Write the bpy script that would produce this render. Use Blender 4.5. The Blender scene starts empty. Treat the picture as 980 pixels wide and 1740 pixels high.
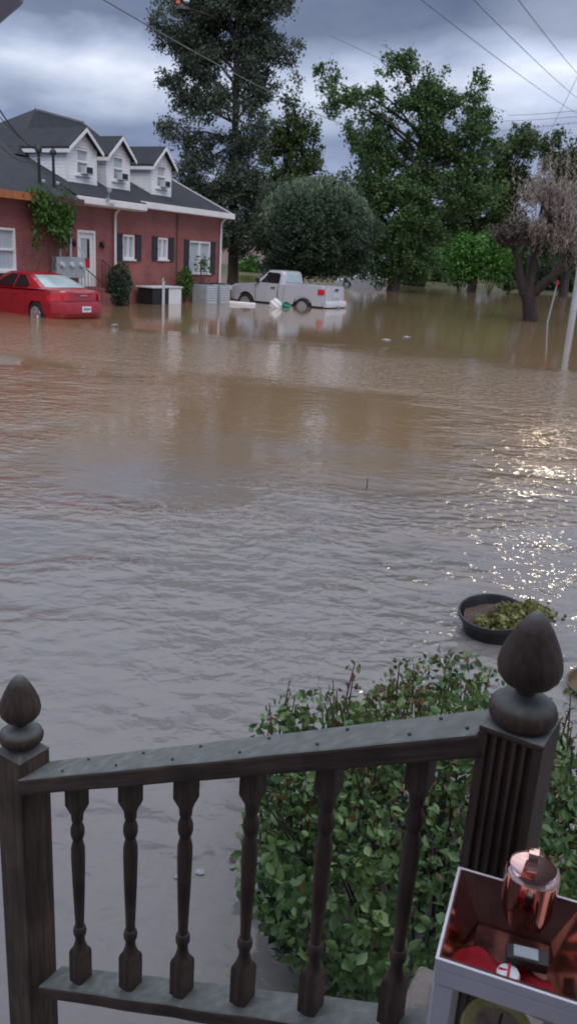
import bpy, bmesh, math, random
import numpy as np
from mathutils import Vector, Matrix
random.seed(7); RNG = np.random.default_rng(11)
scene = bpy.context.scene; COL = scene.collection
PI = math.pi; R_ = math.radians

# ------------------------------------------------------------------ camera
F = 1395.0; PIT = R_(17.28); ROL = R_(3.45); H = 2.05
cf = np.array([0, math.cos(PIT), -math.sin(PIT)]); cu0 = np.array([0, math.sin(PIT), math.cos(PIT)]); cr0 = np.array([1., 0, 0])
cR = math.cos(ROL) * cr0 + math.sin(ROL) * cu0; cU = -math.sin(ROL) * cr0 + math.cos(ROL) * cu0
CAM = np.array([0, 0, H])
def ray(x, y): return cf + cR * (x - 490) / F - cU * (y - 870) / F
def at(x, y, z=0.0):
    d = ray(x, y); return CAM + d * ((z - H) / d[2])
def atY(x, y, Y):
    d = ray(x, y); return CAM + d * (Y / d[1])
cd = bpy.data.cameras.new('camera'); cam = bpy.data.objects.new('camera', cd); COL.objects.link(cam)
M = Matrix(((cR[0], cU[0], -cf[0], 0), (cR[1], cU[1], -cf[1], 0), (cR[2], cU[2], -cf[2], H), (0, 0, 0, 1)))
cam.matrix_world = M
cd.sensor_fit = 'VERTICAL'; cd.sensor_height = 36; cd.lens = 36 * F / 1740
cd.clip_start = 0.02; cd.clip_end = 3000
cd.dof.use_dof = True; cd.dof.focus_distance = 2.3; cd.dof.aperture_fstop = 5.6   # sensor is large here: set small blur
cd.dof.aperture_fstop = 14.0
scene.camera = cam

# ------------------------------------------------------------------ materials
def nodes(name):
    m = bpy.data.materials.new(name); m.use_nodes = True
    nt = m.node_tree; b = nt.nodes['Principled BSDF']; return m, nt, b
def N(nt, t, **kw):
    n = nt.nodes.new(t)
    for k, v in kw.items():
        if k.startswith('i_'): n.inputs[k[2:].replace('_', ' ')].default_value = v
        else: setattr(n, k, v)
    return n
def ramp(nt, fac, stops):
    r = nt.nodes.new('ShaderNodeValToRGB'); e = r.color_ramp.elements
    while len(e) > 1: e.remove(e[0])
    e[0].position = stops[0][0]; e[0].color = (*stops[0][1], 1)
    for p, c in stops[1:]:
        x = e.new(p); x.color = (*c, 1)
    nt.links.new(fac, r.inputs['Fac']); return r
def simple(name, col, rough=0.6, metal=0.0, spec=0.5, var=0.15, scale=6.0, bump=0.0, bscale=40, coords='Object', stretch=(1, 1, 1), coat=0.0):
    m, nt, b = nodes(name)
    tc = N(nt, 'ShaderNodeTexCoord'); mp = N(nt, 'ShaderNodeMapping'); mp.inputs['Scale'].default_value = stretch
    nt.links.new(tc.outputs[coords], mp.inputs['Vector'])
    nz = N(nt, 'ShaderNodeTexNoise'); nz.inputs['Scale'].default_value = scale; nz.inputs['Detail'].default_value = 6; nz.inputs['Roughness'].default_value = 0.65
    nt.links.new(mp.outputs[0], nz.inputs['Vector'])
    c = np.array(col)
    r = ramp(nt, nz.outputs['Fac'], [(0.25, tuple(c * (1 - var * 1.6))), (0.5, tuple(c)), (0.75, tuple(np.minimum(c * (1 + var), 1)))])
    nt.links.new(r.outputs['Color'], b.inputs['Base Color'])
    b.inputs['Roughness'].default_value = rough; b.inputs['Metallic'].default_value = metal; b.inputs['Specular IOR Level'].default_value = spec
    b.inputs['Coat Weight'].default_value = coat
    if bump:
        n2 = N(nt, 'ShaderNodeTexNoise'); n2.inputs['Scale'].default_value = bscale; n2.inputs['Detail'].default_value = 5
        nt.links.new(mp.outputs[0], n2.inputs['Vector'])
        bp = N(nt, 'ShaderNodeBump'); bp.inputs['Strength'].default_value = 0.6; bp.inputs['Distance'].default_value = bump
        nt.links.new(n2.outputs['Fac'], bp.inputs['Height']); nt.links.new(bp.outputs[0], b.inputs['Normal'])
    return m
def leafmat(name, cols, rough=0.55, trans=0.25, scale=0.8, spec=0.35):
    """colour differs by leaf (random per island) and by clump (noise)"""
    m, nt, b = nodes(name)
    g = N(nt, 'ShaderNodeNewGeometry'); tc = N(nt, 'ShaderNodeTexCoord')
    nz = N(nt, 'ShaderNodeTexNoise'); nz.inputs['Scale'].default_value = scale; nz.inputs['Detail'].default_value = 3
    nt.links.new(tc.outputs['Object'], nz.inputs['Vector'])
    mx = N(nt, 'ShaderNodeMath', operation='MULTIPLY'); nt.links.new(g.outputs['Random Per Island'], mx.inputs[0]); mx.inputs[1].default_value = 0.55
    m2 = N(nt, 'ShaderNodeMapRange'); nt.links.new(nz.outputs['Fac'], m2.inputs['Value']); m2.inputs['From Min'].default_value = .3; m2.inputs['From Max'].default_value = .7; m2.inputs['To Max'].default_value = .45
    ad = N(nt, 'ShaderNodeMath', operation='ADD'); nt.links.new(mx.outputs[0], ad.inputs[0]); nt.links.new(m2.outputs[0], ad.inputs[1])
    k = len(cols); r = ramp(nt, ad.outputs[0], [((i + .3) / k, c) for i, c in enumerate(cols)])
    nt.links.new(r.outputs['Color'], b.inputs['Base Color']); b.inputs['Roughness'].default_value = rough; b.inputs['Specular IOR Level'].default_value = spec
    tr = N(nt, 'ShaderNodeBsdfTranslucent'); nt.links.new(r.outputs['Color'], tr.inputs['Color'])
    ms = N(nt, 'ShaderNodeMixShader'); ms.inputs[0].default_value = trans
    out = nt.nodes['Material Output']; nt.links.new(b.outputs[0], ms.inputs[1]); nt.links.new(tr.outputs[0], ms.inputs[2]); nt.links.new(ms.outputs[0], out.inputs['Surface'])
    return m
def brickmat(name):
    m, nt, b = nodes(name)
    tc = N(nt, 'ShaderNodeTexCoord'); sp = N(nt, 'ShaderNodeSeparateXYZ'); nt.links.new(tc.outputs['Object'], sp.inputs[0])
    ad = N(nt, 'ShaderNodeMath', operation='ADD'); nt.links.new(sp.outputs[0], ad.inputs[0]); nt.links.new(sp.outputs[1], ad.inputs[1])
    cb = N(nt, 'ShaderNodeCombineXYZ'); nt.links.new(ad.outputs[0], cb.inputs[0]); nt.links.new(sp.outputs[2], cb.inputs[1])
    br = N(nt, 'ShaderNodeTexBrick'); br.inputs['Scale'].default_value = 1.0; br.inputs['Brick Width'].default_value = .215; br.inputs['Row Height'].default_value = .075
    br.inputs['Mortar Size'].default_value = .009; br.inputs['Color1'].default_value = (.35, .095, .085, 1); br.inputs['Color2'].default_value = (.26, .072, .068, 1); br.inputs['Mortar'].default_value = (.32, .18, .17, 1)
    nt.links.new(cb.outputs[0], br.inputs['Vector'])
    nz = N(nt, 'ShaderNodeTexNoise'); nz.inputs['Scale'].default_value = .9; nz.inputs['Detail'].default_value = 7; nz.inputs['Roughness'].default_value = .7; nt.links.new(tc.outputs['Object'], nz.inputs['Vector'])
    rr = ramp(nt, nz.outputs['Fac'], [(.28, (.50, .45, .45)), (.5, (.95, .95, .95)), (.72, (1.2, 1.15, 1.15))])
    mx = N(nt, 'ShaderNodeMix', data_type='RGBA', blend_type='MULTIPLY'); mx.inputs[0].default_value = .8
    nt.links.new(br.outputs['Color'], mx.inputs[6]); nt.links.new(rr.outputs[0], mx.inputs[7]); 
    # pale efflorescence streaks near the eave
    mr = N(nt, 'ShaderNodeMapRange'); nt.links.new(sp.outputs[2], mr.inputs[0]); mr.inputs[1].default_value = 2.6; mr.inputs[2].default_value = 3.3
    n3 = N(nt, 'ShaderNodeTexNoise'); n3.inputs['Scale'].default_value = 1.6; n3.inputs['Detail'].default_value = 6; nt.links.new(cb.outputs[0], n3.inputs['Vector'])
    mm = N(nt, 'ShaderNodeMath', operation='MULTIPLY'); nt.links.new(mr.outputs[0], mm.inputs[0]); nt.links.new(n3.outputs['Fac'], mm.inputs[1])
    m5 = N(nt, 'ShaderNodeMix', data_type='RGBA'); nt.links.new(mm.outputs[0], m5.inputs[0]); nt.links.new(mx.outputs[2], m5.inputs[6]); m5.inputs[7].default_value = (.36, .20, .20, 1)
    nt.links.new(m5.outputs[2], b.inputs['Base Color']); b.inputs['Roughness'].default_value = .8
    bp = N(nt, 'ShaderNodeBump'); bp.inputs['Distance'].default_value = .006; nt.links.new(br.outputs['Fac'], bp.inputs['Height']); bp.invert = True; nt.links.new(bp.outputs[0], b.inputs['Normal'])
    return m
def rowmat(name, col, row, dark=.6, axis=2, rough=.6, var=.1, bumpd=.01):
    """horizontal laps (siding) or shingle courses"""
    m, nt, b = nodes(name)
    tc = N(nt, 'ShaderNodeTexCoord'); sp = N(nt, 'ShaderNodeSeparateXYZ'); nt.links.new(tc.outputs['Object'], sp.inputs[0])
    dv = N(nt, 'ShaderNodeMath', operation='DIVIDE'); nt.links.new(sp.outputs[axis], dv.inputs[0]); dv.inputs[1].default_value = row
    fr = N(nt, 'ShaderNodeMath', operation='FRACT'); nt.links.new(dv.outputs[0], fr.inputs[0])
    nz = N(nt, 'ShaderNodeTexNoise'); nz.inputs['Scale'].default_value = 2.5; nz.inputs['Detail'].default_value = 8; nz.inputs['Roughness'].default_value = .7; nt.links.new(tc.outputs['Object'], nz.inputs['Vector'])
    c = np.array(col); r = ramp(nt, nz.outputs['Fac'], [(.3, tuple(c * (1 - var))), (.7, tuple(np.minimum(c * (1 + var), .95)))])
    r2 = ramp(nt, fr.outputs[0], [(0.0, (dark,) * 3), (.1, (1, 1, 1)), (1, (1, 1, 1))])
    mx = N(nt, 'ShaderNodeMix', data_type='RGBA', blend_type='MULTIPLY'); mx.inputs[0].default_value = 1; nt.links.new(r.outputs[0], mx.inputs[6]); nt.links.new(r2.outputs[0], mx.inputs[7])
    nt.links.new(mx.outputs[2], b.inputs['Base Color']); b.inputs['Roughness'].default_value = rough
    bp = N(nt, 'ShaderNodeBump'); bp.inputs['Distance'].default_value = bumpd; nt.links.new(fr.outputs[0], bp.inputs['Height']); bp.invert = True; nt.links.new(bp.outputs[0], b.inputs['Normal'])
    return m
def woodmat(name, c1, c2, c3, up=None):
    """weathered stained timber: grain runs along local Z of each board's 'uvz' direction (object coords), up faces greyer with lichen"""
    m, nt, b = nodes(name)
    tc = N(nt, 'ShaderNodeTexCoord'); mp = N(nt, 'ShaderNodeMapping'); mp.inputs['Scale'].default_value = (60, 60, 4)
    nt.links.new(tc.outputs['Object'], mp.inputs['Vector'])
    nz = N(nt, 'ShaderNodeTexNoise'); nz.inputs['Scale'].default_value = 1.6; nz.inputs['Detail'].default_value = 8; nz.inputs['Roughness'].default_value = .7; nt.links.new(mp.outputs[0], nz.inputs['Vector'])
    r = ramp(nt, nz.outputs['Fac'], [(.3, c1), (.5, c2), (.72, c3)])
    n2 = N(nt, 'ShaderNodeTexNoise'); n2.inputs['Scale'].default_value = 9; n2.inputs['Detail'].default_value = 6; nt.links.new(tc.outputs['Object'], n2.inputs['Vector'])
    r2 = ramp(nt, n2.outputs['Fac'], [(.3, (.5, .5, .5)), (.65, (1.15, 1.1, 1.05))])
    mx = N(nt, 'ShaderNodeMix', data_type='RGBA', blend_type='MULTIPLY'); mx.inputs[0].default_value = .9; nt.links.new(r.outputs[0], mx.inputs[6]); nt.links.new(r2.outputs[0], mx.inputs[7])
    last = mx.outputs[2]
    if up:
        n3 = N(nt, 'ShaderNodeTexNoise'); n3.inputs['Scale'].default_value = 38; n3.inputs['Detail'].default_value = 5; nt.links.new(tc.outputs['Object'], n3.inputs['Vector'])
        g = N(nt, 'ShaderNodeNewGeometry'); s = N(nt, 'ShaderNodeSeparateXYZ'); nt.links.new(g.outputs['Normal'], s.inputs[0])
        mr = N(nt, 'ShaderNodeMapRange'); nt.links.new(s.outputs[2], mr.inputs[0]); mr.inputs[1].default_value = .5; mr.inputs[2].default_value = .85
        r3 = ramp(nt, n3.outputs['Fac'], [(.38, tuple(np.array(up) * .78)), (.58, up), (.70, tuple(np.array(up) * 1.2)), (.80, tuple(np.array(up) * 2.2))])
        m3 = N(nt, 'ShaderNodeMix', data_type='RGBA'); nt.links.new(mr.outputs[0], m3.inputs[0]); nt.links.new(last, m3.inputs[6]); nt.links.new(r3.outputs[0], m3.inputs[7]); last = m3.outputs[2]
    nt.links.new(last, b.inputs['Base Color']); b.inputs['Roughness'].default_value = .62; b.inputs['Specular IOR Level'].default_value = .35
    bp = N(nt, 'ShaderNodeBump'); bp.inputs['Distance'].default_value = .0022; bp.inputs['Strength'].default_value = .8; nt.links.new(nz.outputs['Fac'], bp.inputs['Height']); nt.links.new(bp.outputs[0], b.inputs['Normal'])
    return m

MT = dict(
    brick=brickmat('red_brick'),
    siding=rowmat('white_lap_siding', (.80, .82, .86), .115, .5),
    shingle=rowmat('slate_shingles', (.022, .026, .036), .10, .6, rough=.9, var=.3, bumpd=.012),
    trim=simple('white_painted_trim', (.78, .78, .80), .5, var=.08, scale=3),
    rustfascia=simple('orange_brown_fascia', (.38, .13, .05), .7, var=.3),
    dkbrown=simple('dark_brown_paint', (.09, .045, .04), .6),
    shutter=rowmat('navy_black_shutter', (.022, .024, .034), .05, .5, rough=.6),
    glass=simple('window_glass', (.07, .09, .11), .06, spec=.9, var=.2, scale=1.5),
    curtain=simple('curtained_glass', (.42, .47, .52), .22, spec=.8, var=.12, scale=2, stretch=(6, 6, .6)),
    grey=simple('grey_metal_cabinet', (.34, .38, .42), .5, var=.15, scale=4),
    palemetal=simple('pale_metal', (.58, .60, .66), .5, var=.12, scale=3),
    white=simple('white_plastic', (.78, .78, .80), .4, var=.06),
    black=simple('black_metal', (.015, .015, .017), .5),
    redpaint=simple('red_car_paint', (.36, .010, .022), .28, spec=.6, var=.05, scale=2, coat=.8),
    silver=simple('silver_car_paint', (.55, .56, .61), .35, metal=.15, var=.05, scale=2, coat=.6),
    carglass=simple('car_glass', (.012, .014, .016), .04, spec=.8, var=.1),
    rearglass=simple('rear_window_glass', (.36, .46, .48), .1, spec=1.0, var=.15, scale=1.5),
    tyre=simple('tyre_rubber', (.018, .018, .018), .8),
    rim=simple('alloy_rim', (.62, .63, .66), .28, metal=.8, var=.1),
    lampred=simple('red_tail_lamp', (.60, .02, .03), .15, spec=.8, var=.2, scale=9),
    plate=simple('number_plate_white', (.72, .76, .82), .5, var=.1, scale=9),
    chrome=simple('chrome_trim', (.7, .7, .72), .15, metal=1),
    wood=woodmat('weathered_dark_wood', (.042, .030, .026), (.078, .054, .044), (.125, .088, .070), up=(.175, .19, .185)),
    woodgrey=woodmat('weathered_brown_wood', (.04, .030, .024), (.105, .075, .058), (.18, .13, .10), up=(.13, .145, .14)),
    bark=simple('dark_tree_bark', (.055, .042, .038), .9, var=.5, scale=3, stretch=(1, 1, .25), bump=.03, bscale=6),
    bark2=simple('mauve_brown_bark', (.034, .022, .022), .9, var=.5, scale=5, stretch=(1, 1, .25), bump=.03, bscale=8),
    twig=simple('brown_twig', (.11, .07, .045), .8),
    concrete=simple('rough_concrete', (.20, .175, .165), .9, var=.25, scale=30, bump=.004, bscale=120),
    pole=simple('pale_grey_pole', (.42, .46, .54), .7, var=.2, scale=4, stretch=(1, 1, .2)),
    wire=simple('black_cable', (.03, .03, .035), .6),
    wiregrey=simple('grey_cable', (.16, .17, .20), .6),
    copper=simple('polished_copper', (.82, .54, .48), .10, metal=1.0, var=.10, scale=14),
    copperdark=simple('tarnished_copper', (.46, .24, .19), .14, metal=.95, var=.35, scale=18),  # dark mirror reflections put into the copper's colour
    copperfloor=simple('dark_tarnished_copper', (.10, .04, .035), .25, metal=.6, var=.5, scale=30),  # tray floor darkened in colour to imitate what polished copper mirrors
    lantern=simple('white_lantern_enamel', (.74, .72, .80), .38, var=.07, scale=12),
    redcloth=simple('red_cloth', (.50, .012, .035), .75, var=.25, scale=60, bump=.001, bscale=300),  # stands in for a reflected red shirt; the door notice shares it
    yellowwax=simple('yellow_wax', (.42, .36, .13), .5, var=.3, scale=30),
    wax=simple('brown_melted_wax', (.22, .14, .12), .4, var=.5, scale=50),
    pot=simple('black_plastic_pot', (.012, .013, .018), .35, spec=.6, var=.3),
    soil=simple('potting_soil', (.075, .048, .046), .95, var=.6, scale=60, bump=.01, bscale=60),
    olive=simple('olive_clay', (.085, .06, .03), .7, var=.3, scale=20),
    tan=simple('pink_tan_render', (.36, .27, .26), .85, var=.15, scale=.4),
    orange=simple('orange_plastic', (.65, .10, .03), .5),
    teal=simple('teal_plastic', (.03, .28, .22), .5),
    porch=simple('lavender_white_paint', (.34, .30, .40), .5, var=.08),
    lens=simple('lamp_lens', (.75, .78, .85), .2),
    ground=simple('grass_and_mud', (.07, .075, .03), .95, var=.5, scale=.6, coords='Object'),
)
MT['clearglass'], _nt, _b = nodes('lantern_glass')
_b.inputs['Transmission Weight'].default_value = 1; _b.inputs['Roughness'].default_value = .03; _b.inputs['IOR'].default_value = 1.3; _b.inputs['Base Color'].default_value = (.95, .97, .95, 1)
LF = dict(
    tall=leafmat('grey_green_leaves', [(.034, .052, .042), (.070, .098, .070), (.125, .155, .112)]),
    mid=leafmat('deep_green_leaves', [(.026, .060, .024), (.062, .128, .044), (.12, .21, .068)]),
    olive=leafmat('olive_green_leaves', [(.022, .046, .018), (.050, .092, .028), (.095, .14, .042)]),
    dark=leafmat('dark_green_leaves', [(.020, .040, .028), (.042, .075, .046), (.075, .120, .070)]),
    sage=leafmat('sage_green_leaves', [(.08, .12, .085), (.14, .20, .13), (.22, .29, .20)]),
    bright=leafmat('bright_green_leaves', [(.025, .08, .02), (.06, .18, .03), (.12, .30, .045)]),
    mauve=leafmat('mauve_brown_leaves', [(.15, .13, .09), (.30, .25, .23), (.46, .39, .37)], trans=.35),
    mauve2=leafmat('purple_dark_leaves', [(.04, .03, .035), (.07, .055, .055), (.10, .10, .07)], trans=.15),
    hedge=leafmat('hedge_leaves', [(.024, .058, .022), (.058, .125, .040), (.11, .20, .065), (.18, .27, .095)], rough=.38, trans=.2, scale=5, spec=.5),
    tips=leafmat('russet_hedge_tips', [(.07, .12, .035), (.12, .16, .05), (.12, .11, .05), (.22, .08, .05)], rough=.5, scale=9),
    wilt=leafmat('wilting_leaves', [(.10, .07, .045), (.15, .15, .05), (.22, .26, .09)], scale=14),
    ivy=leafmat('ivy_leaves', [(.03, .07, .018), (.06, .14, .03), (.11, .22, .05)], scale=2),
)

# ------------------------------------------------------------------ object helpers
def link(name, me, mat, parent=None):
    o = bpy.data.objects.new(name, me); COL.objects.link(o)
    if mat:
        for x in (mat if isinstance(mat, (list, tuple)) else [mat]): me.materials.append(x)
    if parent: o.parent = parent
    return o
def tag(o, label=None, cat=None, group=None, kind=None):
    if label: o['label'] = label
    if cat: o['category'] = cat
    if group: o['group'] = group
    if kind: o['kind'] = kind
    return o
def thing(name, label, cat, loc=(0, 0, 0), rz=0, group=None):
    o = bpy.data.objects.new(name, None); COL.objects.link(o); o.location = [float(v) for v in loc]; o.rotation_euler = (0, 0, rz); o.empty_display_size = .2
    return tag(o, label, cat, group)
def smooth(me, ang=35):
    me.shade_smooth()
    try: me.set_sharp_from_angle(angle=R_(ang))
    except Exception: pass
class MB:
    def __init__(s): s.bm = bmesh.new()
    def box(s, lo, hi, bev=0.0):
        r = bmesh.ops.create_cube(s.bm, size=1); v = r['verts']; c = [(a + b) / 2 for a, b in zip(lo, hi)]; d = [abs(b - a) for a, b in zip(lo, hi)]
        for q in v: q.co = Vector((q.co.x * d[0] + c[0], q.co.y * d[1] + c[1], q.co.z * d[2] + c[2]))
        if bev: bmesh.ops.bevel(s.bm, geom=list({e for q in v for e in q.link_edges}), offset=bev, segments=2, affect='EDGES', profile=.6)
        return s
    def hexa(s, p):
        """8 corners: bottom ring then top ring"""
        v = [s.bm.verts.new(Vector([float(k) for k in q])) for q in p]
        for f in ((3, 2, 1, 0), (4, 5, 6, 7), (0, 1, 5, 4), (1, 2, 6, 5), (2, 3, 7, 6), (3, 0, 4, 7)): s.bm.faces.new([v[i] for i in f])
        return s
    def poly(s, pts, vec):
        """polygon pts swept by vec"""
        a = [s.bm.verts.new(Vector([float(k) for k in p])) for p in pts]; b = [s.bm.verts.new(v.co + Vector(vec)) for v in a]; n = len(a)
        s.bm.faces.new(a); s.bm.faces.new(b[::-1])
        for i in range(n): s.bm.faces.new((a[i], b[i], b[(i + 1) % n], a[(i + 1) % n]))
        return s
    def quad(s, pts):
        s.bm.faces.new([s.bm.verts.new(Vector([float(k) for k in p])) for p in pts]); return s
    def tube(s, pts, rad, n=8, cap=True):
        pts = [Vector([float(k) for k in p]) for p in pts]; rad = rad if hasattr(rad, '__len__') else [rad] * len(pts); rings = []
        for i, p in enumerate(pts):
            t = (pts[min(i + 1, len(pts) - 1)] - pts[max(i - 1, 0)]).normalized()
            a = t.orthogonal().normalized() if i == 0 else (pa - t * pa.dot(t)).normalized()
            pa = a; b = t.cross(a)
            rings.append([s.bm.verts.new(p + (a * math.cos(2 * PI * k / n) + b * math.sin(2 * PI * k / n)) * rad[i]) for k in range(n)])
        for q, w in zip(rings, rings[1:]):
            for k in range(n): s.bm.faces.new((q[k], q[(k + 1) % n], w[(k + 1) % n], w[k]))
        if cap: s.bm.faces.new(rings[0][::-1]); s.bm.faces.new(rings[-1])
        return s
    def lathe(s, prof, n=24, c=(0, 0, 0), axis='z', phase=0, sq=None):
        """prof: (r, h) list; sq: list of 0..1 squareness per ring"""
        rings = []
        for i, (r, h) in enumerate(prof):
            ring = []
            for k in range(n):
                th = 2 * PI * (k + .5) / n + phase; q = sq[i] if sq else 0
                rr = r * ((1 - q) + q / max(abs(math.cos(th)), abs(math.sin(th))))
                x, y = rr * math.cos(th), rr * math.sin(th)
                p = (x, y, h) if axis == 'z' else ((h, x, y) if axis == 'x' else (x, h, y))
                ring.append(s.bm.verts.new(Vector(p) + Vector(c)))
            rings.append(ring)
        for q, w in zip(rings, rings[1:]):
            for k in range(n): s.bm.faces.new((q[k], q[(k + 1) % n], w[(k + 1) % n], w[k]))
        s.bm.faces.new(rings[0][::-1]); s.bm.faces.new(rings[-1]); return s
    def build(s, name, mat, parent=None, sm=None, bev=0, xf=None):
        if xf is not None: s.bm.transform(xf)
        bmesh.ops.recalc_face_normals(s.bm, faces=s.bm.faces)
        me = bpy.data.meshes.new(name); s.bm.to_mesh(me); s.bm.free()
        if sm: smooth(me, sm)
        o = link(name, me, mat, parent)
        if bev:
            md = o.modifiers.new('bevel', 'BEVEL'); md.width = bev; md.segments = 2; md.limit_method = 'ANGLE'; md.angle_limit = R_(40)
        return o
def box(name, lo, hi, mat, parent=None, bev=0): return MB().box(lo, hi).build(name, mat, parent, bev=bev)

def leaf_mesh(name, cen, size, up=None, aspect=.55, fold=True, mid=None):
    """cen (N,3), size (N,), each leaf a 4-vert rhombus or folded 6-vert blade with its own direction"""
    n = len(cen); d = RNG.normal(size=(n, 3))
    if up is not None: d = d * (1 - np.abs(up[3]) if len(up) > 3 else .5) + np.array(up[:3]) * (up[3] if len(up) > 3 else 1)
    d /= np.linalg.norm(d, axis=1)[:, None]
    w = np.cross(d, RNG.normal(size=(n, 3))); w /= np.linalg.norm(w, axis=1)[:, None] + 1e-9
    nn = np.cross(d, w); L = size[:, None]
    if fold:
        V = np.stack([cen - d * L * .5, cen - d * L * .12 + w * L * aspect * .5 + nn * L * .10, cen + d * L * .22 + w * L * aspect * .38 + nn * L * .07,
                      cen + d * L * .5 - nn * L * .06, cen + d * L * .22 - w * L * aspect * .38 + nn * L * .07, cen - d * L * .12 - w * L * aspect * .5 + nn * L * .10], 1)
        idx = np.array([0, 1, 2, 3, 0, 3, 4, 5]); k = 6; fl = 4; nf = 2
    else:
        V = np.stack([cen - d * L * .5, cen + w * L * aspect * .5, cen + d * L * .5, cen - w * L * aspect * .5], 1); idx = np.array([0, 1, 2, 3]); k = 4; fl = 4; nf = 1
    me = bpy.data.meshes.new(name); me.vertices.add(n * k); me.vertices.foreach_set('co', V.reshape(-1).astype(np.float32))
    li = (idx[None] + (np.arange(n) * k)[:, None]).reshape(-1); me.loops.add(len(li)); me.loops.foreach_set('vertex_index', li.astype(np.int32))
    me.polygons.add(n * nf); me.polygons.foreach_set('loop_start', (np.arange(n * nf) * fl).astype(np.int32)); me.polygons.foreach_set('loop_total', np.full(n * nf, fl, np.int32))
    me.update(calc_edges=True); me.validate(); return me

def noise3(p, s):
    q = p * s
    return (np.sin(q[:, 0] * 1.7 + 1.3 * np.sin(q[:, 1] * 1.1)) + np.sin(q[:, 1] * 1.9 + 1.7 * np.sin(q[:, 2] * 1.3) + 2) + np.sin(q[:, 2] * 2.1 + 1.5 * np.sin(q[:, 0] * .9) + 4)) / 3

def tree(name, label, cat, base, Y, blobs, leaf, bark, trunk_r, lsize, dens=1.0, clump=.55, group=None, fork=None, trunk_top=None, up=None, aspect=.6, gap=-.35, limbs=True, water_z=-.8, depth=.9, per=46):
    """blobs: (px, py, rx, ry[, density]) on the photograph, turned into ellipsoids at distance Y with real depth"""
    b = at(*base) if len(base) == 2 else np.array(base); b = np.array([b[0] * Y / b[1], Y, 0.0]) if len(base) == 2 else b
    root = thing(name, label, cat, (b[0], b[1], 0), 0, group); mpp = Y / F * 1.03
    E = []
    for q in blobs:
        px, py, rx, ry = q[:4]; dn = q[4] if len(q) > 4 else 1
        off = random.uniform(-.5, .5) * rx * mpp * 1.2 * depth
        c = atY(px, py, Y + off); E.append((c - np.array([b[0], b[1], 0]), rx * mpp, ry * mpp, dn))
    cs = []
    mb = MB(); top = np.array(trunk_top if trunk_top is not None else (E[0][0])) 
    fk = np.array(fork) if fork is not None else top * .45
    # trunk with gentle bends
    path = [np.array([0, 0, water_z])]; 
    for t in (.12, .35, .7, 1): path.append(fk * t + np.array([random.uniform(-.08, .08), random.uniform(-.08, .08), 0]) * trunk_r * 4)
    mb.tube(path, [trunk_r * 1.35, trunk_r * 1.12, trunk_r, trunk_r * .9, trunk_r * .8], n=10)
    mb.tube([fk, fk * .5 + top * .5 + np.array([.1, .1, 0]), top], [trunk_r * .72, trunk_r * .42, trunk_r * .12], n=7)
    for c, rx, rz, dn in E:
        vol = rx * rx * rz * depth; n = max(12, int(dn * dens * 1.75 * vol / clump ** 3))
        u = RNG.normal(size=(n, 3)); u /= np.linalg.norm(u, axis=1)[:, None]; rr = RNG.random(n)[:, None] ** .42
        P = c + u * rr * np.array([rx, rx * depth, rz]); keep = noise3(P + 3.1, 1.0 / clump * .55) > gap; P = P[keep]
        if limbs:
            s = fk + (top - fk) * min(1, max(0, (c[2] - fk[2]) / max(.1, top[2] - fk[2]) * .6)); mid = (s + c) / 2 + np.array([0, 0, rz * .25])
            mb.tube([s, mid, c], [trunk_r * .28, trunk_r * .17, trunk_r * .06], n=6)
            for p in P[::7]: mb.tube([mid * .3 + c * .7, (c + p) / 2 + np.array([0, 0, .05]), p], [trunk_r * .06, trunk_r * .04, trunk_r * .015], n=4, cap=False)
        cs.append(P)
    P = np.concatenate(cs); m = per; q = np.repeat(P, m, 0); cr = np.repeat(RNG.uniform(.6, 1.25, len(P)) * clump, m)
    off = RNG.normal(size=(len(q), 3)) * cr[:, None] * np.array([.45, .45, .42]); off[:, 2] += np.abs(off[:, 0]) * -.2
    q = q + off; sz = RNG.uniform(.6, 1.3, len(q)) * lsize
    tk = mb.build('trunk', bark, root, sm=60)
    link('crown', leaf_mesh('crown', q, sz, up=up, aspect=aspect, fold=False), leaf, root)
    return root, E

def shrub(name, label, cat, c, rad, leaf, lsize, n, group=None, up=None, stems=True, aspect=.6, power=.45, base_z=-.3):
    root = thing(name, label, cat, (c[0], c[1], 0), 0, group)
    u = RNG.normal(size=(n, 3)); u /= np.linalg.norm(u, axis=1)[:, None]; rr = RNG.random(n)[:, None] ** power
    P = u * rr * np.array(rad); w = noise3(P + c[0], 3.2 / max(rad)); P = P * (1 + .28 * w[:, None]); P[:, 2] += c[2]
    P = P[P[:, 2] > -.02]
    link('foliage', leaf_mesh('foliage', P, RNG.uniform(.6, 1.3, len(P)) * lsize, up=up, aspect=aspect, fold=False), leaf, root)
    if stems:
        mb = MB()
        for k in range(7):
            a = random.uniform(0, 2 * PI); r = random.uniform(.2, .75)
            mb.tube([(0.05 * math.cos(a), .05 * math.sin(a), base_z), (rad[0] * r * .5 * math.cos(a), rad[1] * r * .5 * math.sin(a), c[2] * .6), (rad[0] * r * math.cos(a), rad[1] * r * math.sin(a), c[2] + rad[2] * .4)], [.03, .02, .008], n=5)
        mb.build('stem', MT['twig'], root)
    return root

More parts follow.
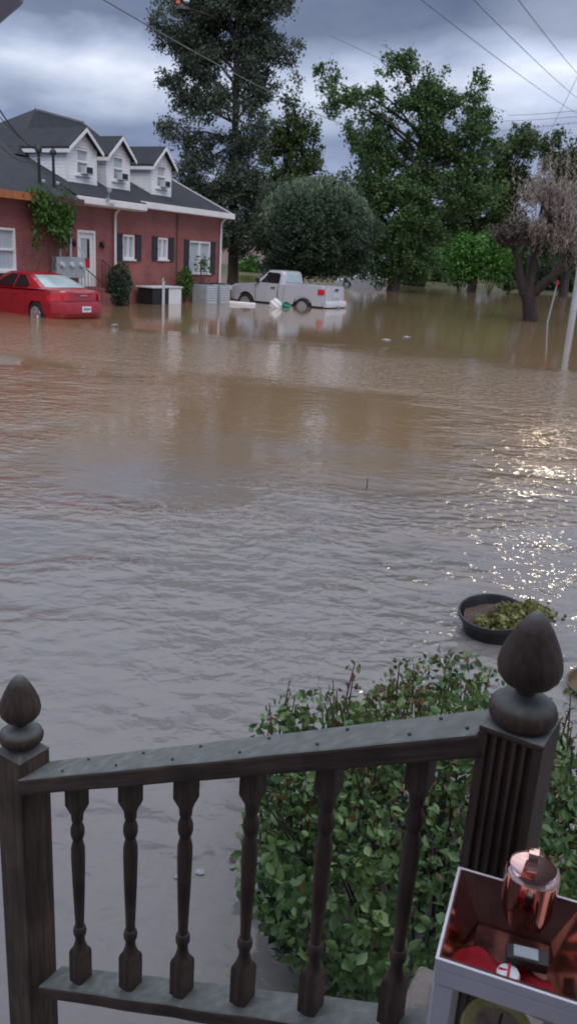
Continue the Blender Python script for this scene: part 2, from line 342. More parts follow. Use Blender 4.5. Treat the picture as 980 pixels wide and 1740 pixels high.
# ------------------------------------------------------------------ world and sun
w = bpy.data.worlds.new('World'); scene.world = w; w.use_nodes = True; nt = w.node_tree
bg = nt.nodes['Background']; bg.inputs['Strength'].default_value = .1
SUN_AZ = R_(160); SUN_EL = R_(48)
sky = N(nt, 'ShaderNodeTexSky', sky_type='NISHITA'); sky.sun_disc = False; sky.sun_elevation = SUN_EL; sky.sun_rotation = SUN_AZ; sky.air_density = 1.2; sky.dust_density = 2
tc = N(nt, 'ShaderNodeTexCoord'); sp = N(nt, 'ShaderNodeSeparateXYZ'); nt.links.new(tc.outputs['Generated'], sp.inputs[0])
el = N(nt, 'ShaderNodeMath', operation='ARCSINE'); nt.links.new(sp.outputs[2], el.inputs[0])
az = N(nt, 'ShaderNodeMath', operation='ARCTAN2'); nt.links.new(sp.outputs[0], az.inputs[0]); nt.links.new(sp.outputs[1], az.inputs[1])
cv = N(nt, 'ShaderNodeCombineXYZ'); nt.links.new(az.outputs[0], cv.inputs[0]); 
e2 = N(nt, 'ShaderNodeMath', operation='MULTIPLY'); nt.links.new(el.outputs[0], e2.inputs[0]); e2.inputs[1].default_value = 2.6; nt.links.new(e2.outputs[0], cv.inputs[1])
nz = N(nt, 'ShaderNodeTexNoise'); nz.inputs['Scale'].default_value = 3.4; nz.inputs['Detail'].default_value = 5; nz.inputs['Roughness'].default_value = .5; nz.inputs['Distortion'].default_value = .5; nt.links.new(cv.outputs[0], nz.inputs['Vector'])
# wavy elevation
wob = N(nt, 'ShaderNodeMath', operation='MULTIPLY_ADD'); nt.links.new(nz.outputs['Fac'], wob.inputs[0]); wob.inputs[1].default_value = .12; nt.links.new(el.outputs[0], wob.inputs[2])
az2 = N(nt, 'ShaderNodeMath', operation='MULTIPLY_ADD'); nt.links.new(az.outputs[0], az2.inputs[0]); az2.inputs[1].default_value = -.03; nt.links.new(wob.outputs[0], az2.inputs[2])
sk = ramp(nt, az2.outputs[0], [(0.0, (3.4, 4.0, 5.8)), (.12, (3.6, 4.3, 6.3)), (.165, (2.5, 3.0, 4.8)), (.19, (2.3, 2.8, 4.5)), (.212, (4.8, 5.5, 7.2)), (.237, (7.2, 7.8, 9.4)), (.262, (4.2, 4.9, 6.8)), (.285, (1.7, 2.1, 3.3)), (.34, (1.45, 1.85, 2.95)), (.41, (2.4, 2.9, 4.4)), (.48, (5.5, 6.0, 7.8)), (.62, (8.5, 9.0, 11)), (.85, (12, 12.4, 14)), (1.0, (13.5, 13.9, 15.5))])
n2 = N(nt, 'ShaderNodeTexNoise'); n2.inputs['Scale'].default_value = 5.5; n2.inputs['Detail'].default_value = 6; n2.inputs['Roughness'].default_value = .55; nt.links.new(cv.outputs[0], n2.inputs['Vector'])
rr = ramp(nt, n2.outputs['Fac'], [(.3, (.66, .70, .76)), (.7, (1.35, 1.32, 1.26))])
mm = N(nt, 'ShaderNodeMix', data_type='RGBA', blend_type='MULTIPLY'); mm.inputs[0].default_value = 1; nt.links.new(sk.outputs[0], mm.inputs[6]); nt.links.new(rr.outputs[0], mm.inputs[7])
# brighter break in the cloud toward the low sun
vm = N(nt, 'ShaderNodeVectorMath', operation='DOT_PRODUCT'); nt.links.new(tc.outputs['Generated'], vm.inputs[0]); vm.inputs[1].default_value = (math.sin(R_(17)) * math.cos(R_(12)), math.cos(R_(17)) * math.cos(R_(12)), math.sin(R_(12)))
mr = N(nt, 'ShaderNodeMapRange', interpolation_type='SMOOTHSTEP'); nt.links.new(vm.outputs['Value'], mr.inputs[0]); mr.inputs[1].default_value = math.cos(R_(9)); mr.inputs[2].default_value = 1
mb_ = N(nt, 'ShaderNodeMix', data_type='RGBA', blend_type='ADD'); nt.links.new(mr.outputs[0], mb_.inputs[0]); nt.links.new(mm.outputs[2], mb_.inputs[6]); mb_.inputs[7].default_value = (1.6, 1.7, 1.9, 1)
fin = N(nt, 'ShaderNodeMix', data_type='RGBA'); fin.inputs[0].default_value = .92; nt.links.new(sky.outputs[0], fin.inputs[6]); nt.links.new(mb_.outputs[2], fin.inputs[7])
# small ragged gap where the low evening light breaks through the cloud
vg = N(nt, 'ShaderNodeVectorMath', operation='DOT_PRODUCT'); nt.links.new(tc.outputs['Generated'], vg.inputs[0]); vg.inputs[1].default_value = (math.sin(R_(17.4)) * math.cos(R_(12.3)), math.cos(R_(17.4)) * math.cos(R_(12.3)), math.sin(R_(12.3)))
gm = N(nt, 'ShaderNodeMapRange', interpolation_type='SMOOTHSTEP'); nt.links.new(vg.outputs['Value'], gm.inputs[0]); gm.inputs[1].default_value = math.cos(R_(1.0)); gm.inputs[2].default_value = math.cos(R_(.4))
gs = N(nt, 'ShaderNodeMix', data_type='RGBA', blend_type='ADD'); nt.links.new(gm.outputs[0], gs.inputs[0]); nt.links.new(fin.outputs[2], gs.inputs[6]); gs.inputs[7].default_value = (700, 580, 400, 1); fin = gs
nt.links.new(fin.outputs[2], bg.inputs['Color']); w.cycles.sampling_method = 'MANUAL'; w.cycles.sample_map_resolution = 1024
ld = bpy.data.lights.new('sun', 'SUN'); ld.energy = .95; ld.angle = R_(28); ld.color = (1, .95, .88); sun = bpy.data.objects.new('sun', ld); COL.objects.link(sun)
sun.rotation_euler = Vector((math.sin(SUN_AZ) * math.cos(SUN_EL), math.cos(SUN_AZ) * math.cos(SUN_EL), math.sin(SUN_EL))).to_track_quat('Z', 'Y').to_euler()

# ------------------------------------------------------------------ ground and flood water
def ground_z(x, y):
    s = y - 88 + (x * .25 if x > 0 else x * .02) + 1.2 * math.sin(x * .21) + .6 * math.sin(x * .57)
    return -.9 + min(1.5, max(0, (s + 12) / 12 * .9)) + max(0, min(1, (s - 10) / 60)) * .6
bm = bmesh.new(); xs = [-900, -400, -200, -120] + list(range(-90, 91, 3)) + [120, 200, 400, 900]; ys = [-60, -20, 0, 20, 40, 60] + list(range(70, 131, 3)) + [160, 220, 320, 500, 900, 1800]
g = [[bm.verts.new((x, y, ground_z(x, y))) for x in xs] for y in ys]
for j in range(len(ys) - 1):
    for i in range(len(xs) - 1): bm.faces.new((g[j][i], g[j][i + 1], g[j + 1][i + 1], g[j + 1][i]))
me = bpy.data.meshes.new('ground'); bm.to_mesh(me); bm.free(); me.shade_smooth(); tag(link('ground', me, MT['ground']), kind='structure')

m, nt, b = nodes('muddy_flood_water')
tc = N(nt, 'ShaderNodeTexCoord'); sp = N(nt, 'ShaderNodeSeparateXYZ'); nt.links.new(tc.outputs['Object'], sp.inputs[0])
def mapn(scale, sx, sy, rot, det=3, rough=.5, dist=0.0):
    mp = N(nt, 'ShaderNodeMapping'); mp.inputs['Scale'].default_value = (sx, sy, 1); mp.inputs['Rotation'].default_value = (0, 0, rot); nt.links.new(tc.outputs['Object'], mp.inputs['Vector'])
    q = N(nt, 'ShaderNodeTexNoise'); q.inputs['Scale'].default_value = scale; q.inputs['Detail'].default_value = det; q.inputs['Roughness'].default_value = rough; q.inputs['Distortion'].default_value = dist
    nt.links.new(mp.outputs[0], q.inputs['Vector']); return q.outputs['Fac']
def MA(op, a, b_, c=None, clamp=False):
    q = N(nt, 'ShaderNodeMath', operation=op); q.use_clamp = clamp
    for i, v in enumerate((a, b_, c)):
        if v is None: continue
        if isinstance(v, (int, float)): q.inputs[i].default_value = v
        else: nt.links.new(v, q.inputs[i])
    return q.outputs[0]
def SM(v, a, b_, ta=0.0, tb=1.0):
    q = N(nt, 'ShaderNodeMapRange', interpolation_type='SMOOTHSTEP'); nt.links.new(v, q.inputs[0])
    for i, k in enumerate((a, b_, ta, tb)): q.inputs[i + 1].default_value = k
    return q.outputs[0]
X_, Y_ = sp.outputs[0], sp.outputs[1]
big = mapn(.22, 1, 1.6, .3, 3)
yy = MA('ADD', Y_, MA('MULTIPLY', MA('SUBTRACT', big, .5), 5.0))
# wind-ruffled band lying across the street, calm beyond it, a calm slick this side of it
band = MA('MULTIPLY', SM(MA('ADD', yy, MA('MULTIPLY', X_, .33)), 12.6, 15.8), SM(MA('ADD', yy, MA('MULTIPLY', X_, .33)), 21.5, 16.5))
near = SM(yy, 14.2, 12.5)
slx = MA('MULTIPLY', SM(MA('ADD', X_, MA('MULTIPLY', MA('SUBTRACT', big, .5), 2.5)), -3.2, -2.0), SM(MA('ADD', X_, MA('MULTIPLY', MA('SUBTRACT', big, .5), 2.0)), 2.3, 1.2))
slick = MA('MULTIPLY', slx, MA('MULTIPLY', SM(yy, 6.2, 8.6), SM(yy, 14.6, 13.0)))
rough_near = MA('MULTIPLY', near, MA('SUBTRACT', 1.0, MA('MULTIPLY', slick, .93)))
closer = SM(Y_, 2.0, 6.0, .75, 1.0)
patch = SM(mapn(.75, .8, 1.3, .5, 3, .6), .40, .60, .35, 1.5)
amp = MA('ADD', MA('MULTIPLY', MA('MULTIPLY', MA('MULTIPLY', rough_near, closer), patch), .42), MA('ADD', MA('MULTIPLY', band, 1.3), .022))
h1 = mapn(8.5, .85, 1.1, .25, 2, .45, .35); h2 = mapn(21.0, .8, 1.1, -.2, 2, .5, .3); h3 = mapn(1.6, .5, 1.2, .1, 2, .5)
hh = MA('ADD', MA('MULTIPLY', h1, .80), MA('ADD', MA('MULTIPLY', h2, .12), MA('MULTIPLY', h3, .18)))
bp = N(nt, 'ShaderNodeBump'); bp.inputs['Strength'].default_value = 1; bp.inputs['Distance'].default_value = .10; nt.links.new(MA('MULTIPLY', hh, amp), bp.inputs['Height']); nt.links.new(bp.outputs[0], b.inputs['Normal'])
silt = mapn(.5, 1, 1.5, .6, 5, .6)
near_clear = SM(MA('ADD', Y_, MA('MULTIPLY', MA('SUBTRACT', silt, .5), 8.0)), 4.5, 11.0)
cm = N(nt, 'ShaderNodeMix', data_type='RGBA'); nt.links.new(near_clear, cm.inputs[0]); cm.inputs[6].default_value = (.180, .174, .174, 1); cm.inputs[7].default_value = (.225, .150, .088, 1)  # near grey is sky sheen put into the colour; brown mud farther out
nt.links.new(cm.outputs[2], b.inputs['Base Color']); b.inputs['Roughness'].default_value = .03; b.inputs['IOR'].default_value = 1.36; b.inputs['Specular IOR Level'].default_value = .75
bm = bmesh.new(); v = [bm.verts.new(p) for p in ((-500, -50, 0), (500, -50, 0), (500, 260, 0), (-500, 260, 0))]; bm.faces.new(v)
me = bpy.data.meshes.new('flood_water'); bm.to_mesh(me); bm.free(); tag(link('flood_water', me, m), kind='structure')

# ------------------------------------------------------------------ brick house
K = (-3.7, 37.8, 0); HA = math.atan2(.9, .44)
HX = np.array([math.cos(HA), math.sin(HA), 0]); HY = np.array([-math.sin(HA), math.cos(HA), 0])
def hw(x, y, z): return np.array(K) + HX * x + HY * y + np.array([0, 0, z])
house = thing('brick_house', 'red brick house with dark slate roof and three white dormers standing in floodwater', 'house', K, HA)
def wall_holes(mb, x0, x1, z0, z1, y0, y1, holes):
    """wall in the x-z plane with rectangular openings (x0,x1,z0,z1)"""
    xs = sorted({x0, x1, *[h[0] for h in holes], *[h[1] for h in holes]})
    for a, b_ in zip(xs, xs[1:]):
        hs = sorted([h for h in holes if h[0] <= a and h[1] >= b_], key=lambda h: h[2]); z = z0
        for h in hs:
            if h[2] > z: mb.box((a, y0, z), (b_, y1, h[2]))
            z = h[3]
        if z < z1: mb.box((a, y0, z), (b_, y1, z1))
wins = [(-2.41, -.78, 1.14, 2.43, 'pair'), (-4.62, -3.92, 1.64, 2.45, 'single'), (-6.80, -6.08, 1.60, 2.46, 'single')]
door_h = (-9.27, -8.33, .62, 2.50)
mb = MB()
wall_holes(mb, -10.0, 0, -.9, 3.52, 0, .22, [w_[:4] for w_ in wins] + [door_h])
mb.box((-.22, .22, -.9), (0, 8.8, 3.52)); mb.box((-20, 8.8, -.9), (0, 9.0, 3.52))
mb.poly([(-.22, .22, 3.52), (-.22, 8.8, 3.52), (-.22, 5.2, 5.75)], (.22, 0, 0))
mb.build('wall', MT['brick'], house)
mb = MB(); lw = (-13.42, -12.55, 1.12, 2.38)
wall_holes(mb, -20, -10.0, -.9, 3.3, -.42, -.2, [lw]); mb.box((-10.22, -.2, -.9), (-10.0, 0, 3.3)); mb.box((-20, -.2, -.9), (-19.8, 8.8, 3.3)); mb.build('wall', MT['brick'], house)
# pilasters beside the meters
box('pilaster', (-10.0, -.30, -.9), (-9.86, -.003, 3.3), MT['brick'], house)
def window(x0, x1, z0, z1, y, mode, parent, blind=None):
    f = MB(); t = .07
    f.box((x0, y - .04, z0), (x0 + t, y + .1, z1)); f.box((x1 - t, y - .04, z0), (x1, y + .1, z1)); f.box((x0 + t, y - .04, z1 - t), (x1 - t, y + .1, z1)); f.box((x0 + t, y - .04, z0), (x1 - t, y + .1, z0 + t))
    if mode == 'pair': f.box(((x0 + x1) / 2 - .06, y - .035, z0 + t), ((x0 + x1) / 2 + .06, y + .1, z1 - t))
    if mode in ('double', 'dormer'): f.box((x0 + t, y - .03, (z0 + z1) / 2 - .03), (x1 - t, y + .09, (z0 + z1) / 2 + .04))
    if mode == 'single': f.box(((x0 + x1) / 2 - .035, y - .035, z0 + t), ((x0 + x1) / 2 + .035, y + .09, z1 - t))
    fr = f.build('window_frame', MT['trim'], parent, bev=.006)
    p = MB()
    p.quad([(x0 + t, y + .05, z0 + t), (x1 - t, y + .05, z0 + t), (x1 - t, y + .05, z1 - t), (x0 + t, y + .05, z1 - t)])
    p.build('pane', MT[blind or 'glass'], fr)
    s = MB(); s.box((x0 - .05, y - .10, z0 - .06), (x1 + .05, y + .04, z0 - .003)); s.build('sill', MT['trim'], fr, bev=.008)
    return fr
def shutter(x0, x1, z0, z1, y=0):
    s = MB(); s.box((x0, y - .045, z0), (x1, y - .004, z1)); s.box((x0 + .0, y - .058, z1 - .07), (x1, y - .045, z1)); s.box((x0, y - .058, z0), (x1, y - .045, z0 + .07)); s.box((x0, y - .058, (z0 + z1) / 2 - .03), (x1, y - .045, (z0 + z1) / 2 + .03))
    s.build('shutter', MT['shutter'], house)
for x0, x1, z0, z1, md in wins:
    window(x0, x1, z0, z1, .04, md, house, 'curtain')
    wd = .34; shutter(x0 - wd - .03, x0 - .03, z0 - .03, z1 + .03); shutter(x1 + .03, x1 + wd + .03, z0 - .03, z1 + .03)
window(*lw, -.38, 'double', house, 'curtain'); shutter(lw[0] - .43, lw[0] - .03, lw[2] - .03, lw[3] + .03, -.42)
window(-16.6, -15.7, 1.12, 2.38, -.43, 'double', house, 'curtain')
# door
dr = MB(); x0, x1, z0, z1 = door_h
dr.box((x0, -.02, z0), (x0 + .10, .14, z1)); dr.box((x1 - .10, -.02, z0), (x1, .14, z1)); dr.box((x0 + .1, -.02, z1 - .09), (x1 - .1, .14, z1)); dr.build('door_frame', MT['trim'], house, bev=.006)
dd = MB(); a, c = x0 + .105, x1 - .105
dd.box((a, .04, z0), (a + .13, .09, z1 - .095)); dd.box((c - .13, .04, z0), (c, .09, z1 - .095)); dd.box((a + .13, .04, z0), (c - .13, .09, z0 + .62)); dd.box((a + .13, .04, z1 - .27), (c - .13, .09, z1 - .095))
door = dd.build('door', MT['white'], house, bev=.005)
p = MB(); p.quad([(a + .13, .07, z0 + .62), (c - .13, .07, z0 + .62), (c - .13, .07, z1 - .27), (a + .13, .07, z1 - .27)]); p.build('pane', MT['curtain'], door)
box('dark_curtain', (c - .25, .055, z0 + .92), (c - .135, .066, z1 - .30), MT['carglass'], door)
box('notice', (a + .14, .050, z0 + .64), (c - .14, .064, z0 + .95), MT['redcloth'], door)
box('door_handle', (a + .03, .0, z0 + .86), (a + .07, .04, z0 + .98), MT['chrome'], door, bev=.008)
st = MB()
for i in range(2): st.box((x0 - .35 - .0 * i, -.35 - .28 * i, -.9), (x1 + .35, -.005 - .28 * i - (.0 if i else 0), z0 - .05 - .17 * i))
st.build('step', MT['brick'], house)
for xr in (x0 - .25, x1 + .25):
    rl = MB(); rl.tube([(xr, -.1, z0 + .92), (xr, -1.25, z0 + .22)], .018, 6); rl.tube([(xr, -.1, z0 + .12), (xr, -1.25, z0 - .58)], .014, 6)
    for k in range(9):
        t = k / 8; rl.tube([(xr, -.1 - 1.15 * t, z0 + .92 - .7 * t), (xr, -.1 - 1.15 * t, z0 - .05 - .7 * t)], .009, 5)
    rl.build('stair_railing', MT['black'], house)
for xl in (x0 - .28, x1 + .28):
    s = MB(); s.box((xl - .05, -.10, 1.98), (xl + .05, -.002, 2.14)); s.lathe([(.02, 1.93), (.06, 1.98), (.07, 2.10), (.03, 2.18), (.01, 2.20)], 8, (xl, -.12, 0)); s.build('wall_lamp', MT['black'], house, sm=40)
# roofs
SL = .43; EZ = 3.62
def rz(y): return EZ + SL * (y + .42)
rf = MB(); th = .10
def slab(mb, pts, t=.1): mb.hexa([(p[0], p[1], p[2] - t) for p in pts] + list(pts))
slab(rf, [(-10.15, -.42, EZ), (.32, -.42, EZ), (.32, 5.3, rz(5.3)), (-10.15, 5.3, rz(5.3))])
slab(rf, [(-10.15, 5.3, rz(5.3)), (.32, 5.3, rz(5.3)), (.32, 9.5, EZ + .3), (-10.15, 9.5, EZ + .3)])
roof = rf.build('roof', MT['shingle'], house)
rf = MB(); slab(rf, [(-20.4, -.86, 3.40), (-10.0, -.86, 3.40), (-10.0, 5.3, rz(5.3) + .14), (-20.4, 5.3, rz(5.3) + .14)]); slab(rf, [(-20.4, 5.3, rz(5.3) + .14), (-10.0, 5.3, rz(5.3) + .14), (-10, 9.5, 3.9), (-20.4, 9.5, 3.9)]); rf.build('roof', MT['shingle'], house)
# raised hipped centre roof
A_, B_, C_, D_ = (-9.6, 2.3, 4.85), (-1.6, 2.3, 4.85), (-1.6, 8.0, 4.6), (-9.6, 8.0, 4.6); E1, E2 = (-6.7, 4.1, 6.75), (-3.85, 4.3, 6.75)
rf = bmesh.new(); vs = [rf.verts.new(p) for p in (A_, B_, C_, D_, E1, E2)]
for f_ in ((0, 1, 5, 4), (1, 2, 5), (2, 3, 4, 5), (3, 0, 4), (3, 2, 1, 0)): rf.faces.new([vs[i] for i in f_])
me = bpy.data.meshes.new('raised_roof'); rf.to_mesh(me); rf.free(); link('raised_roof', me, MT['shingle'], house)
rc = MB(); rc.tube([E1, E2], .07, 6); rc.tube([E2, B_], .05, 6); rc.build('ridge_cap', MT['grey'], house)
# fascias, gutters and soffit
mb = MB(); mb.box((-6.35, -.52, 3.44), (.34, -.43, 3.66)); mb.box((-6.35, -.43, 3.44), (.34, -.003, 3.47)); mb.build('fascia', MT['trim'], house, bev=.01)
mb = MB(); mb.poly([(-9.93, -.62, 3.34), (-9.93, -.62, 3.55), (-9.93, -.53, 3.58), (-9.93, -.53, 3.30)], (3.80, 0, 0)); mb.box((-9.93, -.53, 3.30), (-6.13, -.003, 3.33)); mb.build('gutter', MT['trim'], house, bev=.01)
slab_ = MB(); slab(slab_, [(-9.95, -.60, 3.59), (-6.15, -.60, 3.59), (-6.15, .3, 3.98), (-9.95, .3, 3.98)], .05); slab_.build('lower_roof_strip', MT['shingle'], house)
mb = MB(); mb.poly([(.33, -.45, 3.48), (.33, -.45, 3.64), (.33, 5.3, rz(5.3) + .02), (.33, 5.3, rz(5.3) - .16)], (.05, 0, 0)); mb.build('rake_board', MT['trim'], house)
box('fascia', (-20.4, -.94, 3.20), (-12.2, -.865, 3.42), MT['rustfascia'], house); box('fascia', (-12.197, -.94, 3.20), (-9.97, -.865, 3.42), MT['dkbrown'], house)
box('soffit', (-20.4, -.86, 3.21), (-9.97, -.20, 3.26), MT['dkbrown'], house)
def downspout(x, y, z0, z1):
    s = MB(); s.tube([(x, y - .30, z1), (x, y - .10, z1 - .18), (x, y - .07, z1 - .3), (x, y - .07, z0)], .05, 8); s.build('downspout', MT['trim'], house, sm=50)
downspout(-7.33, -.02, 1.2, 3.34); downspout(-.08, -.02, -.4, 3.46)
s = MB(); s.tube([(-3.35, -.05, -.2), (-3.35, -.05, 3.4)], .022, 6); s.build('conduit', MT['dkbrown'], house)
# dormers
DZ, DE, DA = 4.0, 5.2, 5.78
for x0, x1 in ((-8.97, -7.52), (-6.93, -5.63), (-4.22, -2.95)):
    d0 = .6; xm = (x0 + x1) / 2; back = (DE - EZ) / SL - .42 + .3
    wn = (xm - .33, xm + .33, 4.33, 5.22)
    mb = MB(); wall_holes(mb, x0, x1, DZ - .05, DE, d0, d0 + .1, [(wn[0], wn[1], wn[2], DE)]) if wn[3] >= DE else wall_holes(mb, x0, x1, DZ - .05, DE, d0, d0 + .1, [wn])
    mb.poly([(x0, d0, DE), (x1, d0, DE), (xm, d0, DA - .03)], (0, .1, 0))
    mb.poly([(x0, d0 + .1, DZ - .05), (x0, d0 + .1, DE), (x0, back, DE)], (.08, 0, 0)); mb.poly([(x1 - .08, d0 + .1, DZ - .05), (x1 - .08, d0 + .1, DE), (x1 - .08, back, DE)], (.08, 0, 0))
    dm = mb.build('dormer', MT['siding'], house)
    c = MB()
    for xc in (x0, x1): c.box((xc - .035, d0 - .02, DZ - .04), (xc + .035, d0 + .05, DE))
    c.box((x0, d0 - .02, DZ - .04), (x1, d0 - .002, DZ + .05)); c.build('corner_board', MT['trim'], dm)
    r_ = MB(); ov = .16; sl = (DA - DE) / ((x1 - x0) / 2); bk = (DA - EZ) / SL - .42 + .4
    for sg, xe in ((-1, x0 - ov), (1, x1 + ov)):
        ze = DE - ov * sl
        r_.hexa([(xe, d0 - .22, ze), (xm, d0 - .22, DA), (xm, bk, DA), (xe, bk, ze), (xe, d0 - .22, ze + .08), (xm, d0 - .22, DA + .08), (xm, bk, DA + .08), (xe, bk, ze + .08)])
    r_.build('dormer_roof', MT['shingle'], dm)
    f = MB()
    for sg, xe in ((-1, x0 - ov), (1, x1 + ov)):
        ze = DE - ov * sl
        f.hexa([(xe, d0 - .25, ze - .07), (xm, d0 - .25, DA - .07), (xm, d0 - .223, DA - .07), (xe, d0 - .223, ze - .07), (xe, d0 - .25, ze + .05), (xm, d0 - .25, DA + .05), (xm, d0 - .223, DA + .05), (xe, d0 - .223, ze + .05)])
    f.box((x0 - ov, d0 - .22, DE - ov * sl - .12), (x0 - ov + .06, bk - .8, DE - ov * sl - .002)); f.build('rake_board', MT['trim'], dm)
    window(wn[0], wn[1], wn[2], DE - .02 if wn[3] >= DE else wn[3], d0 + .02, 'dormer', dm, 'curtain')
    ac = thing('window_air_conditioner', {-8.97: 'white window air conditioner in the left dormer, above the brick house door', -6.93: 'white window air conditioner in the middle one of three dormers', -4.22: 'white window air conditioner in the right dormer, nearest the roof end'}[x0], 'air conditioner', hw(xm + .08, d0 - .02, 4.36), HA, 'air conditioners in the dormer windows')
    q = MB(); q.box((-.20, -.24, 0), (.20, .0, .26)); q.build('casing', MT['palemetal'], ac, bev=.015)
    q = MB(); q.box((-.16, -.248, .035), (.16, -.242, .225)); q.build('grille', MT['black'], ac)
# ---- things at the house wall
t = thing('meter_cabinet', 'bank of grey electric meter cabinets with round meters on the brick wall', 'electric meters', hw(-10.35, -.42, .95), HA)
t.location = hw(-11.05, -.44, .95)
for i in range(3):
    q = MB(); q.box((i * .46, -.24, 0), (i * .46 + .45, -.02, .66)); c_ = q.build('cabinet', MT['grey'], t, bev=.01)
    q = MB(); q.lathe([(.0, -.34), (.07, -.34), (.085, -.30), (.085, -.245)], 14, (i * .46 + .22, 0, .42), axis='y'); q.build('meter_dial', MT['palemetal'], c_, sm=40)
q = MB()
for x_ in (.35, .85): q.tube([(x_, -.08, .66), (x_, -.08, 2.15)], .035, 7)
q.tube([(1.18, -.1, .0), (1.42, -.2, .25), (1.36, -.2, .7), (1.2, -.12, 1.0)], .03, 6)
q.build('conduit', MT['palemetal'], t, sm=50)
for i, (mx, lab) in enumerate(((-11.1, 'dark service mast on the slate roof above the ivy, left one of two'), (-10.45, 'dark service mast on the slate roof above the ivy, right one of two'))):
    t = thing('service_mast', lab, 'service mast', hw(mx, -.1, 3.5), HA, 'service masts on the roof')
    q = MB(); q.tube([(0, 0, 0), (0, 0, 1.25)], .045, 8); q.build('mast', MT['black'], t, sm=50)
    q = MB(); q.lathe([(.05, 1.2), (.10, 1.22), (.11, 1.3), (.06, 1.38), (.02, 1.4)], 10); q.build('weatherhead', MT['black'], t, sm=50)
    q = MB(); q.lathe([(.03, .3), (.07, .33), (.07, .39), (.03, .42)], 8, (.1, -.06, 0)); q.build('insulator', MT['grey'], t, sm=50)
t = thing('floodlight', 'small pale floodlight fixed to the white gutter above the door', 'floodlight', hw(-8.45, -.62, 3.5), HA)
q = MB(); q.box((-.05, -.1, 0), (.05, -.002, .1)); q.tube([(0, -.08, .1), (-.06, -.15, .3)], .025, 6); q.build('bracket', MT['grey'], t)
for lc in ((.08, -.17, -.2), (-.1, -.2, .26)): MB().lathe([(.03, .0), (.07, .06), (.09, .14)], 10, lc).build('lamp_head', MT['palemetal'], t, sm=50)
# white utility cabinet and its dark neighbour, air conditioning units
t = thing('utility_cabinet', 'white boxy cabinet with an open dark side standing in water at the brick wall', 'cabinet', hw(-5.6, -.55, 0), HA)
q = MB(); q.box((-.55, -.35, -.3), (.5, -.33, .60)); q.box((-.55, .3, -.3), (.5, .33, .60)); q.box((-.55, -.33, -.3), (-.5, .3, .60)); q.build('frame_panel', MT['black'], t)
q = MB(); q.box((.50, -.36, -.3), (1.35, .36, .60)); q.build('cabinet_body', MT['white'], t, bev=.02)
q = MB(); q.box((-.62, -.40, .603), (1.40, .40, .66)); q.build('lid', MT['palemetal'], t, bev=.01)
q = MB(); q.box((.02, -.40, -.3), (.16, -.37, .86)); q.tube([(.0, -.42, .86), (.0, -.42, .98)], .03, 6); q.build('front_post', MT['palemetal'], t)
for i, (xa, lab) in enumerate(((-2.05, 'pale blue grey outdoor air conditioner under the wide window, left of the pair'), (-1.0, 'pale blue grey outdoor air conditioner beside the corner downspout'))):
    t = thing('condenser_unit', lab, 'air conditioner', hw(xa, -.6, 0), HA, 'outdoor air conditioners by the wall')
    q = MB(); q.box((-.42, -.36, -.3), (.42, .36, .72)); q.build('casing', MT['grey'], t, bev=.02)
    q = MB(); [q.box((-.37, -.372, -.1 + k * .1), (.37, -.362, -.1 + k * .1 + .05)) for k in range(8)]; q.build('grille', MT['palemetal'], t)
    q = MB(); q.lathe([(.33, .723), (.33, .76), (.06, .78)], 16); q.build('fan_guard', MT['black'], t, sm=40)
def at_house(px, py, y=-.7):
    d = ray(px, py); n_ = HY; k = ((np.array(K) + n_ * y - CAM) @ n_) / (d @ n_); return CAM + d * k
c = at_house(203, 478, -.6); shrub('evergreen_shrub', 'dark upright evergreen shrub beside the lower downspout of the brick house', 'shrub', (c[0], c[1], .62), (.50, .50, .85), LF['dark'], .085, 5200)
c = at_house(315, 482, -.6); shrub('young_tree', 'yellow green leafy shrub growing between the cabinet and the wide window', 'shrub', (c[0], c[1], .75), (.40, .38, .62), LF['ivy'], .10, 1500)
c = at_house(345, 440, -.5); r_ = shrub('window_plant', 'thin leafy plant reaching up in front of the wide white window', 'plant', (c[0], c[1], 1.5), (.34, .2, .45), LF['ivy'], .12, 170)
# ivy on the wing corner
t = thing('climbing_ivy', 'green ivy hanging from the eave over the left brick corner', 'ivy', hw(-11.5, -.6, 2.2), HA)
pts = []
for cx, cz, rx, rz_, n_ in ((-12.0, 3.35, .45, .22, 420), (-11.6, 3.15, .45, .35, 620), (-11.15, 2.85, .50, .45, 900), (-10.75, 2.95, .35, .5, 600), (-11.0, 2.45, .38, .3, 420), (-11.9, 2.75, .25, .3, 160), (-10.9, 2.1, .25, .25, 120), (-12.15, 2.2, .12, .5, 90)):
    u = RNG.normal(size=(n_, 3)) * .5; pts.append(np.stack([cx + u[:, 0] * rx + 11.5, u[:, 1] * .16 - .25, cz - 2.2 + u[:, 2] * rz_], 1))
pts = np.concatenate(pts); link('foliage', leaf_mesh('foliage', pts, RNG.uniform(.09, .2, len(pts)), up=(.3, 0, -1, .6), fold=False, aspect=.5), LF['ivy'], t)
q = MB()
for k in range(8): q.tube([(random.uniform(-.6, .8), -.05, -1.0), (random.uniform(-.5, .8), -.1, 0), (random.uniform(-.6, .8), -.2, 1.1)], .012, 4)
q.build('stem', MT['twig'], t)

